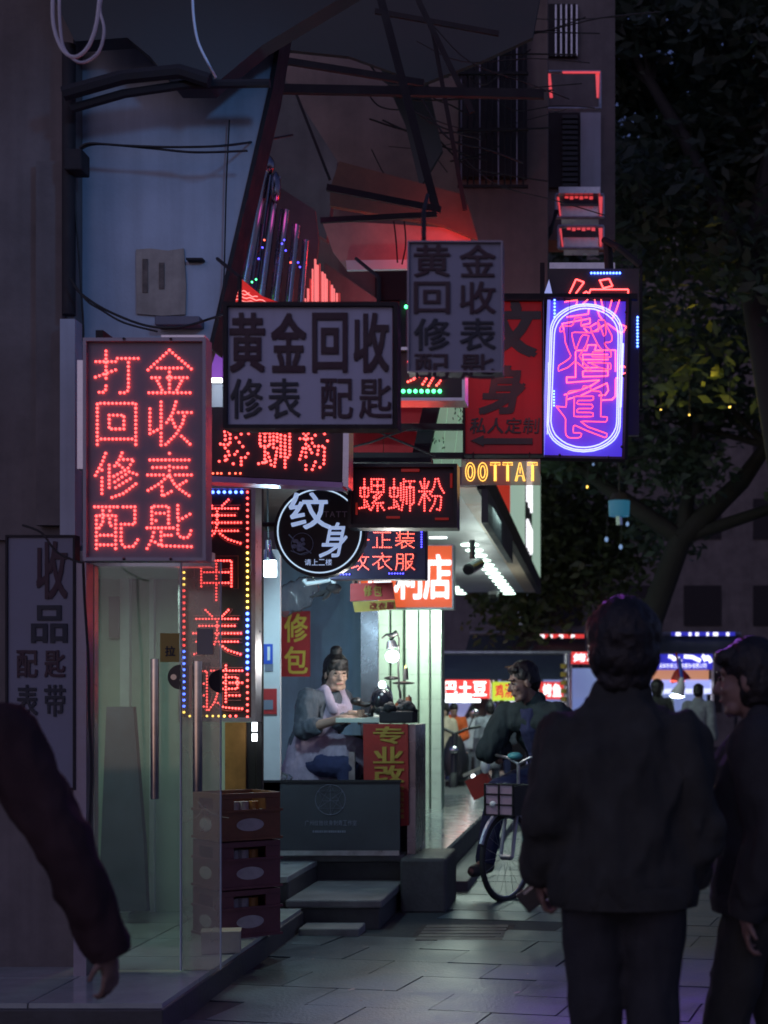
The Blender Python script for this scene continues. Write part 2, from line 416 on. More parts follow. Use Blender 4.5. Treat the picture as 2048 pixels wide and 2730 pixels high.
def lettering(name, s, rect, Y, mt, parent, thick=.004, bold=0.0, rows=None, mirror=False, fill=.86, label=None, sep=False, shear=0.0):
    """rect in photograph pixels at depth Y (x0, y0, x1, y1); rows: list of strings laid out top to bottom"""
    rows = rows or [s]
    a = P(rect[0], rect[1], Y); b = P(rect[2], rect[3], Y)
    hh = (a.z-b.z)/len(rows); mb = MB(); objs = []
    for i, row in enumerate(rows):
        ww = (b.x-a.x)/len(row)
        for j, ch in enumerate(row):
            if ch == ' ': continue
            cx = a.x + ww*(j+.5); cz = a.z - hh*(i+.5)
            cb = MB() if sep else mb
            put_char(cb, ch, cx-ww*fill/2, cx+ww*fill/2, cz-hh*fill/2, cz+hh*fill/2, Y, thick, bold, mirror, True, shear)
            if sep: objs.append(cb.build(name, mt, parent, label=label))
    if not sep: return mb.build(name, mt, parent, label=label)
    return objs

STK = {
'打': [[(5,28),(48,28)],[(27,5),(27,88),(22,95),(12,95)],[(4,62),(48,46)],[(52,21),(97,21)],[(76,21),(76,90),(70,96),(58,96)]],
'金': [[(50,3),(4,46)],[(50,3),(97,44)],[(24,42),(76,42)],[(12,63),(88,63)],[(50,42),(50,95)],[(24,70),(34,90)],[(76,70),(66,90)],[(6,96),(94,96)]],
'回': [[(8,96),(8,6),(92,6),(92,96)],[(8,84),(92,84)],[(34,32),(66,32),(66,62),(34,62),(34,32)]],
'收': [[(8,18),(8,72),(32,60)],[(32,3),(32,97)],[(64,3),(56,30),(44,48)],[(60,26),(97,26)],[(84,26),(78,50),(64,74),(42,96)],[(56,42),(68,70),(94,95)]],
'修': [[(26,3),(18,24),(4,50)],[(18,30),(18,97)],[(34,28),(34,76)],[(62,2),(56,16),(46,30)],[(56,16),(88,16),(74,36),(44,52)],[(56,28),(72,40),(94,48)],[(70,48),(46,64)],[(80,57),(48,76)],[(92,68),(66,88),(40,97)]],
'表': [[(8,17),(92,17)],[(50,3),(50,49)],[(14,33),(86,33)],[(3,49),(97,49)],[(46,52),(28,68),(4,82)],[(34,66),(34,95),(54,84)],[(86,62),(66,74)],[(52,54),(64,74),(92,93)]],
'配': [[(2,6),(52,6)],[(6,97),(6,25),(48,25),(48,97)],[(20,6),(20,40),(12,52)],[(35,6),(35,46),(46,50)],[(6,68),(48,68)],[(6,89),(48,89)],[(56,6),(90,6),(90,44),(60,44)],[(60,44),(60,84),(66,94),(88,92),(96,78)]],
'匙': [[(12,42),(12,5),(48,5),(48,42)],[(12,20),(48,20)],[(12,36),(48,36)],[(2,52),(58,52)],[(32,52),(32,88)],[(32,68),(54,68)],[(16,62),(12,78),(2,97)],[(12,78),(30,91),(97,93)],[(94,22),(70,36)],[(68,3),(68,66),(76,74),(92,72),(96,58)]],
'美': [[(28,2),(40,15)],[(72,2),(60,15)],[(10,21),(90,21)],[(16,36),(84,36)],[(4,52),(96,52)],[(50,21),(50,52)],[(10,70),(90,70)],[(50,56),(46,74),(34,85),(6,97)],[(56,76),(70,88),(95,97)]],
'甲': [[(12,66),(12,6),(88,6),(88,66)],[(12,33),(88,33)],[(12,58),(88,58)],[(50,6),(50,98)]],
'睫': [[(6,97),(6,14),(30,14),(30,97)],[(6,41),(30,41)],[(6,66),(30,66)],[(6,90),(30,90)],[(38,13),(97,13)],[(66,2),(66,80)],[(42,27),(88,27),(88,52),(42,52)],[(38,39),(97,39)],[(66,66),(92,66)],[(50,62),(45,80),(34,97)],[(46,78),(62,92),(97,95)]],
'螺': [[(6,30),(6,56),(36,56),(36,30),(6,30)],[(21,4),(21,88)],[(2,90),(38,84)],[(30,70),(40,92)],[(48,4),(48,42),(94,42),(94,4),(48,4)],[(48,23),(94,23)],[(71,4),(71,42)],[(74,46),(54,58),(76,60)],[(86,50),(50,76),(92,74)],[(71,76),(71,97)],[(56,82),(46,95)],[(84,82),(96,95)]],
'蛳': [[(6,30),(6,56),(36,56),(36,30),(6,30)],[(21,4),(21,88)],[(2,90),(38,84)],[(30,70),(40,92)],[(47,16),(47,66)],[(58,4),(58,60),(50,95)],[(66,10),(98,10)],[(69,28),(69,76)],[(69,28),(96,28),(96,74),(90,78)],[(82,10),(82,97)]],
'粉': [[(4,40),(44,40)],[(24,3),(24,97)],[(8,12),(16,30)],[(40,12),(32,30)],[(22,44),(3,78)],[(28,48),(44,66)],[(66,4),(60,28),(46,48)],[(76,3),(84,26),(98,44)],[(54,54),(88,54),(86,84),(82,95),(72,93)],[(68,54),(62,76),(46,97)]],
'好': [[(24,3),(14,40),(30,62),(46,92)],[(40,26),(30,60),(6,95)],[(3,28),(48,28)],[(56,10),(92,10),(76,34)],[(76,34),(76,90),(64,96)],[(52,50),(99,50)]],
'正': [[(8,8),(92,8)],[(52,8),(52,94)],[(52,50),(88,50)],[(24,38),(24,94)],[(3,94),(97,94)]],
'装': [[(8,12),(16,22)],[(24,3),(24,46)],[(6,40),(24,30)],[(34,16),(96,16)],[(65,3),(65,40)],[(40,40),(92,40)],[(4,56),(96,56)],[(48,58),(4,82)],[(34,68),(34,97),(56,86)],[(84,66),(66,76)],[(50,58),(66,80),(95,96)]],
'改': [[(8,12),(42,12),(42,44),(8,44)],[(8,44),(8,88),(44,76)],[(66,3),(58,28),(46,46)],[(60,24),(97,24)],[(86,24),(78,54),(44,97)],[(56,42),(70,72),(97,96)]],
'衣': [[(50,2),(54,14)],[(4,22),(96,22)],[(48,24),(30,48),(4,68)],[(32,48),(32,93),(54,80)],[(86,38),(64,54)],[(50,30),(66,66),(97,96)]],
'服': [[(10,8),(10,60),(3,97)],[(10,8),(40,8),(40,88),(34,97)],[(10,34),(40,34)],[(10,60),(40,60)],[(54,8),(54,97)],[(54,8),(92,8),(92,30),(82,36)],[(54,50),(90,50),(76,76),(56,96)],[(62,56),(74,76),(98,96)]],
'场': [[(3,34),(36,34)],[(20,6),(20,76)],[(2,86),(40,70)],[(46,10),(86,10),(50,40)],[(50,40),(94,40),(90,86),(80,95)],[(66,40),(60,66),(42,92)],[(80,40),(74,70),(58,96)]],
}
def along(path, d, closed=False):
    """points every d or so along a polyline, ends included"""
    path = [Vector((*p, 0)) if len(p) == 2 else Vector(p) for p in path]
    if closed: path = path + [path[0]]
    seg = [(path[i+1]-path[i]).length for i in range(len(path)-1)]; L = sum(seg)
    n = max(1, round(L/d)); out = []; acc = 0; i = 0
    for k in range(n + (0 if closed else 1)):
        t = L*k/n
        while i < len(seg)-1 and acc+seg[i] < t-1e-9: acc += seg[i]; i += 1
        u = (t-acc)/seg[i] if seg[i] > 1e-9 else 0
        out.append(path[i].lerp(path[i+1], min(1, max(0, u))))
    return out
def dot(mb, c, r):
    """one LED: a low dome pointing to the viewer (-Y)"""
    n = 8; vs = []
    for rr, yy in ((r, .0), (r*.9, -r*.6), (r*.5, -r*1.0)):
        for k in range(n):
            a = 2*math.pi*k/n; vs.append(c + Vector((rr*math.cos(a), yy, rr*math.sin(a))))
    fs = [(i*n+k, i*n+(k+1) % n, (i+1)*n+(k+1) % n, (i+1)*n+k) for i in range(2) for k in range(n)] + [tuple(2*n+k for k in range(n))]
    mb.add(vs, fs)
def led_char(ch, rect, Y, parent, mt, d_px, r_px, drop=0.0, name='led_character'):
    """one LED character: dots along its strokes inside the pixel rectangle at depth Y"""
    x0, y0, x1, y1 = rect; s = Y/FPX; mb = MB(); seen = []
    for st in STK[ch]:
        pts = [(x0+(x1-x0)*p[0]/100, y0+(y1-y0)*p[1]/100) for p in st]
        for q in along(pts, d_px):
            if any(abs(q.x-o.x)+abs(q.y-o.y) < d_px*.62 for o in seen): continue
            seen.append(q)
            if random.random() < drop: continue
            dot(mb, P(q.x, q.y, Y), r_px*s*random.uniform(.93, 1.05))
    return mb.build(name, mt, parent, kind='stuff')
_lm = {}
def led_lamp(c, r, mt, parent, name='led_lamp'):
    k = (round(r, 4), mt.name)
    if k not in _lm:
        mb = MB(); dot(mb, Vector((0, 0, 0)), r); me = mb.mesh('led_lamp'); me.materials.append(mt); _lm[k] = me
    o = bpy.data.objects.new(name, _lm[k]); COL.objects.link(o); o.parent = parent; o.location = Vector(c) - ORG[parent.name]
    ORG[o.name] = ORG[parent.name]
    return o
def lamp(name, kind, loc, e, col, size=.05, rot=None, parent=None, spot=None):
    l = bpy.data.lights.new(name, kind); l.energy = e; l.color = col
    if kind == 'AREA': l.size = size
    else: l.shadow_soft_size = size
    o = bpy.data.objects.new(name, l); COL.objects.link(o)
    o.location = Vector(loc) - (ORG[parent.name] if parent is not None else Vector((0, 0, 0)))
    if rot: o.rotation_euler = rot
    if parent is not None: o.parent = parent
    if spot: l.spot_size = spot; l.spot_blend = 1
    return o
def frame_px(x0, y0, x1, y1, Y, wpx, t, name, mt, parent, bevel=.004):
    """rectangular frame (four bars butted together) around a pixel rectangle"""
    mb = MB()
    mb.bpx(x0, y0, x1, y0+wpx, Y, t); mb.bpx(x0, y1-wpx, x1, y1, Y, t)
    mb.bpx(x0, y0+wpx, x0+wpx, y1-wpx, Y, t); mb.bpx(x1-wpx, y0+wpx, x1, y1-wpx, Y, t)
    return mb.build(name, mt, parent)
# ================================================================== THE SETTING
def struct(name, mb, mt, parent=None, bevel=0, **k):
    o = mb.build(name, mt, parent, bevel=bevel, **k)
    o['kind'] = 'structure'; return o
struct('ground', MB().add([(-90, -20, -.02), (90, -20, -.02), (90, 160, -.02), (-90, 160, -.02)], [(0, 1, 2, 3)]), M['asphalt'])
pav = struct('pavement', MB().bb(-2.6, 3.4, 4.6, 19.5, -.3, .008), M['joint'])
# paving stones, laid at an angle to the lane
ang = R(-12); ca, sa = math.cos(ang), math.sin(ang)
sw, sl = .62, .42; meshes = []
for vi in range(4):
    mb = MB(); mb.box((0, 0, .004), (sw-.006-.001*vi, sl-.006, .02))
    me = mb.mesh('paving_stone'); me.materials.append(M['pave'] if vi % 2 else M['pave2']); meshes.append(me)
cnt = 0
for i in range(-9, 10):
    for j in range(-2, 40):
        x = i*sw + (sw/2 if j % 2 else 0); y = j*sl
        X = x*ca - y*sa - 2.2; Y = 5.0 + x*sa + y*ca
        if -1.95 < X < 1.75 and 6.0 < Y < 17.2 and not (X < -1.3 and Y > 9.4) and not (-1.2 < X < -.5 and 9.0 < Y < 9.95) and cnt < 296:
            o = link_mesh('paving_stone', meshes[random.randrange(4)], None, pav); cnt += 1
            o.location = (X, Y, random.uniform(-.0025, .0025)); o.rotation_euler = (random.uniform(-.003, .003), random.uniform(-.003, .003), ang)
# drain cover let into the paving
dc = thing('drain_cover', 'dark rectangular drain cover let into the paving near the front of the lane', 'drain cover', (-.86, 9.48, 0))
MB().bb(-1.17, -.56, 9.12, 9.84, -.02, .010).build('frame', M['dark_steel'], dc)
for k in range(5):
    MB().bb(-1.13, -.60, 9.17+k*.13, 9.28+k*.13, 0, .016).build('bar', M['dark_stone'], dc)

# raised floor of the near shop and its stone edge
sh = struct('shop_step', MB().bb(-4.2, -1.90, 6.52, 9.62, 0, .128), M['dark_stone'], bevel=.008)
tx = -2.495
tm = None
for i in range(4):
    for j in range(5):
        mb = MB().bb(-1.906-.59*(i+1)+.004, -1.906-.59*i-.004, 6.54+.61*j+.004, 6.54+.61*(j+1)-.004, .128, .15)
        mb.build('floor_tile', M['tile'], sh)
# raised tiled terrace beyond the stall
te = struct('terrace', MB().bb(-4.2, -1.24, 11.3, 27, 0, .27), M['dark_stone'], bevel=.008)
for i in range(3):
    for j in range(13):
        MB().bb(-1.235-.62*(i+1)+.003, -1.235-.62*i-.003, 11.3+.62*j+.003, 11.3+.62*(j+1)-.003, .27, .30).build('floor_tile', M['tile'], te)
struct('kerb', MB().bb(-1.235, -1.02, 11.6, 27, 0, .09), M['stone'], bevel=.012)

# stone steps up to the tailor's stall
st = thing('stone_steps', 'short flight of grey stone steps leading up to the mending stall', 'steps', (-1.75, 9.7, 0))
MB().bb(-2.0, -1.42, 9.66, 10.74, 0, .145).build('riser', M['dark_stone'], st, bevel=.01)
MB().bb(-2.02, -1.40, 9.63, 10.74, .145, .20).build('tread', M['stone'], st, bevel=.012)
MB().bb(-2.62, -1.42, 10.74, 11.28, 0, .33).build('riser', M['dark_stone'], st, bevel=.01)
MB().bb(-2.62, -1.40, 10.72, 11.29, .33, .38).build('tread', M['stone'], st, bevel=.012)
MB().bb(-2.60, -2.02, 9.72, 10.72, 0, .30).build('riser', M['dark_stone'], st, bevel=.01)
MB().bb(-2.62, -2.02, 9.70, 10.72, .30, .345).build('tread', M['tile'], st, bevel=.008)
MB().bb(-1.88, -1.5, 9.34, 9.6, 0, .06).build('foot_slab', M['stone'], st, bevel=.01)
tag(MB().bb(-1.39, -1.07, 10.42, 11.18, 0, .385).build('stone_block', M['dark_stone'], bevel=.02, loc=(-1.23, 10.8, 0)),
    'dark square stone block standing at the corner of the tiled terrace', 'stone block')

# ------------------------------------------------------------------ near shop building (frontal wall above the glass door)
bl = thing('shop_building', 'pale blue plastered shop wall rising above the glass door on the left', 'building', (-2.4, 7.5, 0))
def poly_px(pts, Y, t): return MB().prism([P(x, y, Y) for x, y in pts], t)
poly_px([(190, 60), (748, 40), (715, 240), (556, 925), (532, 1000), (532, 1478), (190, 1478)], 7.55, .14).build('wall', M['plaster'], bl)
poly_px([(748, 40), (760, 40), (727, 240), (566, 930), (556, 925), (715, 240)], 7.53, .2).build('edge_trim', M['dark_steel'], bl)
poly_px([(-700, -700), (196, -700), (196, 1440), (-700, 1440)], 7.42, .3).build('side_wall', M['old_wall'], bl)
poly_px([(-700, 1440), (196, 1440), (196, 2690), (-700, 2690)], 7.45, .25).build('side_wall', M['old_wall'], bl)
MB().bpx(204, 1470, 560, 1510, 7.5, .1).build('door_header', M['alu'], bl)
MB().bpx(100, 1380, 670, 2680, 9.45, .12).build('back_wall', M['pale_wall'], bl)
a = P(196, 1500, 7.6); b = P(532, 1478, 7.69)
MB().prism([(-3.6, 7.7, b.z+.02), (-2.08, 7.7, b.z+.02), (-2.54, 9.45, b.z+.02), (-3.6, 9.45, b.z+.02)], .1, 'z').build('ceiling', M['pale_wall'], bl)
MB().bb(-3.75, -3.6, 7.7, 9.5, 0.15, 2.5).build('inner_wall', M['pale_wall'], bl)
# inside pieces seen through the glass
MB().bpx(320, 1500, 345, 2560, 9.40, .05).build('wall_trim', M['white_paint'], bl)
MB().bpx(398, 1500, 410, 2560, 9.41, .04).build('wall_trim', M['white_paint'], bl)
lamp('shop_light', 'AREA', (-2.75, 8.2, 2.14), 9, (.72, 1, .82), .5, (0, 0, 0), bl)

# neighbour's parapet and dark upper storeys behind the lane's left side
ub = thing('rear_building', 'dim brown upper storeys of the building behind the hanging signs', 'building', (-1.6, 11.5, 0))
poly_px([(560, -350), (1460, -350), (1460, 1080), (560, 1080)], 12.4, .2).build('wall', M['brown_wall'], ub)
poly_px([(865, 700), (1010, 800), (1010, 1080), (865, 1080)], 11.7, .1).build('wall_panel', M['old_wall'], ub)
# canopy face above the signs, lit red by point lights added beside it
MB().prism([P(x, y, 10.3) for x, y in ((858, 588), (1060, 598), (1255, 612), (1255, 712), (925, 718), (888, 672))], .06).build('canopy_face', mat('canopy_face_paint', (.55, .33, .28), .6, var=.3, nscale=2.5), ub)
MB().prism([P(x, y, 10.27) for x, y in ((922, 694), (1250, 690), (1250, 714), (925, 720))], .03).build('canopy_edge', M['white_paint'], ub)
poly_px([(880, 500), (905, 430), (1240, 520), (1275, 640), (1180, 600), (880, 548)], 10.25, .06).build('fascia', mat('fascia_ochre', (.14, .10, .07), .7, var=.25), ub)
for k, x in enumerate((900, 1010, 1120)): MB().bpx(x, 735, x+4, 930, 12.33, .05).build('wall_seam', M['dark_steel'], ub)
for (x0, y0, x1, y1) in ((905, 830, 985, 930), (1000, 720, 1110, 800)):
    MB().bpx(x0, y0, x1, y1, 12.36, .05).build('window', M['dark_steel'], ub)
poly_px([(640, 180), (715, 140), (900, 430), (870, 640), (690, 520)], 11.2, .1).build('side_panel', M['old_wall'], ub)

dk = thing('dark_awning', 'large dark folded awning sheets under the beams at the top of the lane', 'awning', P(1000, 200, 10.8))
poly_px([(600, -120), (1460, -120), (1420, 100), (1290, 160), (1130, 222), (930, 150), (720, 128), (610, 40)], 10.9, .05).build('sheet', M['awning2'], dk)
poly_px([(1000, 150), (1140, 215), (1180, 400), (1120, 500), (1080, 330)], 11.6, .05).build('sheet', M['awning2'], dk)
cg = thing('window_cage', 'dark barred window cage left of the apartment wall', 'window cage', P(1310, 520, 12.2))
MB().bpx(1222, -120, 1404, 470, 12.3, .08).build('backing', M['dark_steel'], cg)
for k in range(11): MB().bpx(1228+k*16.5, -120, 1231.5+k*16.5, 500, 12.0, .03).build('bar', M['dark_steel'] if k % 3 else M['frame_grey'], cg)
for y in (40, 190, 340, 492): MB().bpx(1220, y, 1408, y+7, 11.96, .03).build('rail', M['dark_steel'], cg)
# red cloth boards and dark posts behind the middle signs
rb = thing('red_hoarding', 'red hoarding boards behind dark posts between the hanging signs', 'hoarding', P(1000, 1230, 10.6))
for (x0, y0, x1, y1) in ((925, 1150, 1022, 1228), (1024, 1150, 1125, 1228), (925, 1056, 1022, 1128), (1024, 1056, 1132, 1128)):
    MB().bpx(x0, y0, x1, y1, 10.6, .03).build('board', M['red_board'], rb)
MB().prism([P(1132, 1065, 10.5), P(1175, 1065, 10.5), P(1142, 1215, 10.5), P(1098, 1215, 10.5)], .06).build('post', M['dark_steel'], rb)
MB().bpx(915, 1129, 1236, 1145, 10.44, .05).build('rail', M['dark_steel'], rb)
MB().bpx(915, 1206, 1236, 1221, 10.44, .05).build('rail', M['dark_steel'], rb)
gp = thing('backlit_panel', 'pale green backlit panel with flaked paint behind the dark rails', 'light panel', P(1190, 1300, 10.7))
for (x0, x1, xb0, xb1) in ((1172, 1205, 1140, 1176), (1206, 1238, 1177, 1208), (1239, 1262, 1209, 1240)):
    MB().prism([P(x0, 985, 10.7), P(x1, 985, 10.7), P(xb1, 1242, 10.7), P(xb0, 1242, 10.7)], .04).build('panel', M['dim_green'], gp)
mb = MB()
for k in range(34):
    x = random.uniform(1205, 1236); y = random.uniform(1070, 1125) if k < 24 else random.uniform(1160, 1200); 
    if k >= 24: x -= 50
    c = P(x, y, 10.69); mb.box(c, (.006, .004, .018), Matrix.Rotation(random.uniform(-.6, .6), 3, 'Y'))
f = mb.build('flaked_paint', M['joint_green'], gp); f['kind'] = 'stuff'

# ------------------------------------------------------------------ tailor's niche
ni = thing('stall_alcove', 'tiled alcove of the mending stall with bluish lamplit walls', 'shop alcove', (-2.0, 12.0, 0))
MB().bb(-2.7, -1.9, 11.3, 13.2, .30, .38).build('floor', M['stone'], ni)
MB().bpx(735, 1250, 940, 2130, 13.0, .1).build('back_wall', M['niche_wall'], ni)
MB().bpx(938, 1600, 962, 2100, 12.9, .1).build('wall_trim', M['niche_wall'], ni)
MB().bpx(962, 1560, 1008, 2100, 12.8, .05).build('steel_panel', M['steel_mirror'], ni)
MB().bpx(700, 1465, 747, 2110, 10.6, .04).build('column', M['white_paint'], ni)
MB().bb(-3.1, -1.55, 10.62, 13.2, 2.98, 3.1).build('ceiling', M['old_wall'], ni)
po = thing('post', 'dark metal post beside the white lamplit column', 'post', P(690, 2250, 9.2))
MB().bpx(683, 1300, 699, 2290, 9.2, .05).build('shaft', M['dark_steel'], po, bevel=.005)
for y0, y1 in ((1508, 1560), (1618, 1640), (1745, 1765), (1770, 1785)):
    MB().bpx(681, y0, 685, y1, 9.17, .02).build('glow_strip', M['tube_white'], po)
for y0, y1 in ((1926, 1950), (1956, 1976)):
    MB().bpx(672, y0, 683, y1, 9.1, .03).build('sign_glint', M['tube_white'], po)  # glint of a half-hidden sign, put in as glowing plates

# tiled pillars at the shop front beyond the stall
pi_ = thing('tiled_pillars', 'pale green tiled shop pillars with dark grooves beyond the mending stall', 'pillar', P(1095, 2150, 16.5))
for k, (x0, x1) in enumerate(((1008, 1036), (1044, 1074), (1082, 1112), (1119, 1144), (1150, 1176))):
    Y = 16.5 + .12*(k % 2)
    yb = 2160 if k > 2 else 2200
    for r in range(9):
        y0 = 1600 + r*66
        if y0 > yb-6: break
        MB().bpx(x0, y0+.3, x1, min(y0+65.7, yb), Y, .08).build('tile', M['pillar'], pi_)
MB().bpx(1005, 1560, 1177, 2205, 16.75, .3).build('core', M['joint_green'], pi_)

# ------------------------------------------------------------------ shop canopy with rows of downlights and lit fascia
cp = thing('shop_canopy', 'wide shop canopy with two rows of downlights under a lit fascia', 'canopy', (-1.6, 20, 3.4))
Zc = 3.4
k = 0
for i in range(11):
    y0 = 13.4 + i*1.14
    MB().bb(-2.9, -1.30, y0, y0+1.13, Zc, Zc+.05).build('soffit_panel', mat('soffit_panel_paint', (.74, .75, .78), .38, .0, var=.12, nscale=2) if i == 0 else bpy.data.materials['soffit_panel_paint'], cp)
    MB().bb(-1.296, -1.10, y0, y0+1.13, Zc-.004, Zc+.05).build('edge_panel', M['wood'] if False else bpy.data.materials.get('edge_panel_paint') or mat('edge_panel_paint', (.70, .54, .40), .4, var=.2), cp)
for i in range(13):
    y = 18.2 + i*.66
    mb = MB(); mb.cyl((-1.58, y, Zc-.012), (-1.58, y, Zc-.002), .105, n=14); mb.build('downlight', M['down'], cp)
    mb = MB(); mb.cyl((-2.42, y, Zc-.012), (-2.42, y, Zc-.002), .09, n=14); mb.build('downlight', M['down'], cp)
for i in range(3):
    mb = MB(); mb.bb(-1.98, -1.78, 15.2+i*1.1, 15.24+i*1.1, Zc-.012, Zc-.002).build('downlight', M['tube_white'], cp)
MB().bb(-1.10, -1.02, 13.4, 26, Zc-.02, Zc+.22).build('fascia_base', M['dark_steel'], cp)
for (ya, yb, mt) in ((13.6, 17.2, 'fascia_red'), (17.25, 20.6, 'fascia_lit'), (20.65, 22.7, 'banner_grey'), (22.75, 25.9, 'fascia_lit')):
    MB().bb(-1.10, -1.03, ya, yb, Zc+.22, 5.4).build('fascia_panel', M[mt], cp)
for (z0, z1, n) in ((4.3, 5.2, 5), (3.66, 4.05, 6)):
    for i in range(n):
        y = 20.95 + i*(1.5/n)
        MB().bb(-1.03, -1.0, y, y+.10, z0 + .05*(i % 2), z1).build('fascia_letter_stroke', M['print_white'], cp)
MB().bb(-1.06, -1.0, 13.4, 17.2, Zc-.32, Zc-.02).build('hanging_board', M['banner_grey'], cp)
MB().bb(-2.9, -1.1, 13.3, 13.4, Zc, Zc+.75).build('end_panel', mat('end_panel_paint', (.30, .24, .33), .6, var=.15), cp)
lamp('canopy_light', 'AREA', (-1.5, 14.6, 3.30), 24, (.66, 1, .90), 1.2, (0, 0, 0), cp)
lamp('canopy_fill', 'POINT', (-1.75, 16.2, 2.45), 14, (.80, 1, .92), .1, None, cp)  # added point lights that lift the soffit from below, no bulbs here
lamp('canopy_fill', 'POINT', (-1.7, 21.5, 2.45), 20, (.85, 1, .92), .1, None, cp)
lamp('pillar_fill', 'AREA', P(1120, 1640, 15.6), 16, (.78, 1, .80), .4, (R(72), 0, 0), cp)  # added light to brighten the pillars, no fixture here
lamp('canopy_light', 'AREA', (-1.7, 22.0, 3.34), 60, (.72, 1, .9), 1.4, (0, 0, 0), cp)
cc = thing('security_camera', 'black bullet security camera hanging from the canopy', 'security camera', P(1265, 1455, 14.4))
MB().tube([P(1259, 1440, 14.4), P(1260, 1490, 14.4)], .028).build('stem', M['black'], cc)
MB().cyl(P(1279, 1502, 14.6), P(1249, 1518, 14.0), .05, .055).build('housing', M['black'], cc)
MB().cyl(P(1249, 1518, 14.0), P(1248, 1519, 13.97), .04).build('lens', M['dark_steel'], cc)
for (px, py) in ((1316, 1591),):
    dcam = thing('dome_camera', 'small white dome camera at the far end of the canopy', 'security camera', P(px, py, 25.4))
    MB().cyl(P(px, py-14, 25.4), P(px, py-6, 25.4), .09).build('mount', M['white_paint'], dcam)
    MB().ell(P(px, py+1, 25.4), .085).build('dome', M['black'], dcam)

# ------------------------------------------------------------------ apartment block with air-conditioner brackets (upper right)
ab = thing('apartment_block', 'dark apartment wall with a louvred window above the purple neon sign', 'building', P(1520, 700, 15))
MB().bpx(1370, -400, 1640, 640, 15, .4).build('wall', M['old_wall'], ab)
MB().bpx(1412, -400, 1428, 800, 14.9, .06).build('pipe', M['alu'], ab)
win = MB().bpx(1428, 300, 1545, 500, 14.96, .03).build('window', M['dark_steel'], ab)
for i in range(14):
    MB().bpx(1500, 306+i*14, 1540, 315+i*14, 14.9, .05).build('louvre', M['awning2'], win)
MB().bpx(1428, 10, 1540, 150, 14.96, .03).build('window', M['dark_steel'], ab)
for i in range(5):
    MB().bpx(1480+i*14, 12, 1484+i*14, 148, 14.92, .02).build('window_bar', M['alu'], ab)
MB().bpx(1548, 300, 1602, 520, 14.95, .04).build('wall_panel', M['plaster'], ab)
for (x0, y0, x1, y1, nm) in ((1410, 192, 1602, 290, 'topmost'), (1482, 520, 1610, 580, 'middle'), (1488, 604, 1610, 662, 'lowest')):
    br = thing('bracket_shelf', f'{nm} of the three metal bracket shelves edged with red reflections as glow above the neon sign', 'bracket', P((x0+x1)/2, y1, 14.4), 'red-lit bracket shelves on the apartment wall')
    wide = x0 == 1410
    MB().tube([P(x0, y0, 14.4), P(x1, y0, 14.4)], .018).build('rail', M['alu'], br)
    MB().tube([P(x0, y1, 14.4), P(x1, y1, 14.4)], .016).build('rail', M['alu'], br)
    MB().tube([P(x1-2, y0, 14.4), P(x1-2, y1, 14.4)], .014).build('upright', M['alu'], br)
    MB().tube([P(x0+2, y0, 14.4), P(x0+2, y1, 14.4)], .014).build('upright', M['alu'], br)
    rd = bpy.data.materials.get('red_edge_reflection') or glow('red_edge_reflection', (.9, .05, .05), .75)  # red neon reflected in the metal edges, put in as glowing strips
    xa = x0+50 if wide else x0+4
    MB().prism([P(xa, y0+4, 14.38), P(xa+8, y0+4, 14.38), P(xa+14, y1-30, 14.38), P(xa+6, y1-30, 14.38)] if wide else [P(xa, y0+5, 14.38), P(xa+5, y0+5, 14.38), P(xa+10, y1-6, 14.38), P(xa+6, y1-6, 14.38)], .01).build('glow_strip', rd, br)
    MB().prism([P(x1-14, y0+4, 14.38), P(x1-4, y0+4, 14.38), P(x1-6, y1-30 if wide else y1-6, 14.38), P(x1-11, y1-30 if wide else y1-6, 14.38)], .01).build('glow_strip', rd, br)
    if wide: MB().bpx(x0+90, y0-2, x1-2, y0+3, 14.36, .01).build('glow_strip', rd, br)
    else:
        for q in range(6): MB().bpx(x0+24+q*13, y0+3, x0+34+q*13, y0+8+3*(q % 2), 14.36, .01).build('glow_strip', rd, br)
        MB().bpx(x0+14, (y0+y1)/2, x1-14, y1-2, 14.5, .25).build('shelf', M['alu'], br)
MB().bpx(1490, 498, 1600, 515, 14.3, .3).build('window_sill', M['alu'], ab)
ac = thing('air_conditioner', 'pale purple air conditioner box high on the apartment wall', 'air conditioner', P(1332, 140, 14))
MB().bpx(1295, 50, 1368, 138, 14, .35).build('case', mat('ac_case', (.33, .25, .32), .6, var=.15), ac, bevel=.01)
MB().cyl(P(1332, 94, 13.985), P(1332, 94, 13.99), .10, n=20).build('fan_grille', M['dark_steel'], ac)
du = thing('duct', 'bent pale ventilation duct under the apartment window', 'duct', P(1410, 700, 13.6))
MB().tube([P(1372, 530, 13.6), P(1385, 560, 13.6), P(1400, 610, 13.6), P(1420, 660, 13.6), P(1428, 700, 13.6)], .09, 12).build('pipe', mat('duct_paint', (.30, .25, .25), .6, var=.2), du, smooth=True)
MB().bpx(1388, 692, 1448, 712, 13.5, .2).build('flange', mat('flange_rust', (.35, .17, .10), .7, var=.3), du)
cb = thing('cable_bundle', 'thick looped cable bundle hanging beside the duct', 'cable', P(1400, 690, 13.2))
for k in range(4):
    pts = [(1345+3*k, 540), (1352+4*k, 610), (1375+5*k, 665-3*k), (1405+3*k, 680-6*k), (1440-2*k, 665-7*k), (1470, 620-6*k), (1482+2*k, 560)]
    MB().tube(along([P(x, y, 13.2) for x, y in pts], .05), .012).build('cable', M['cable'], cb)
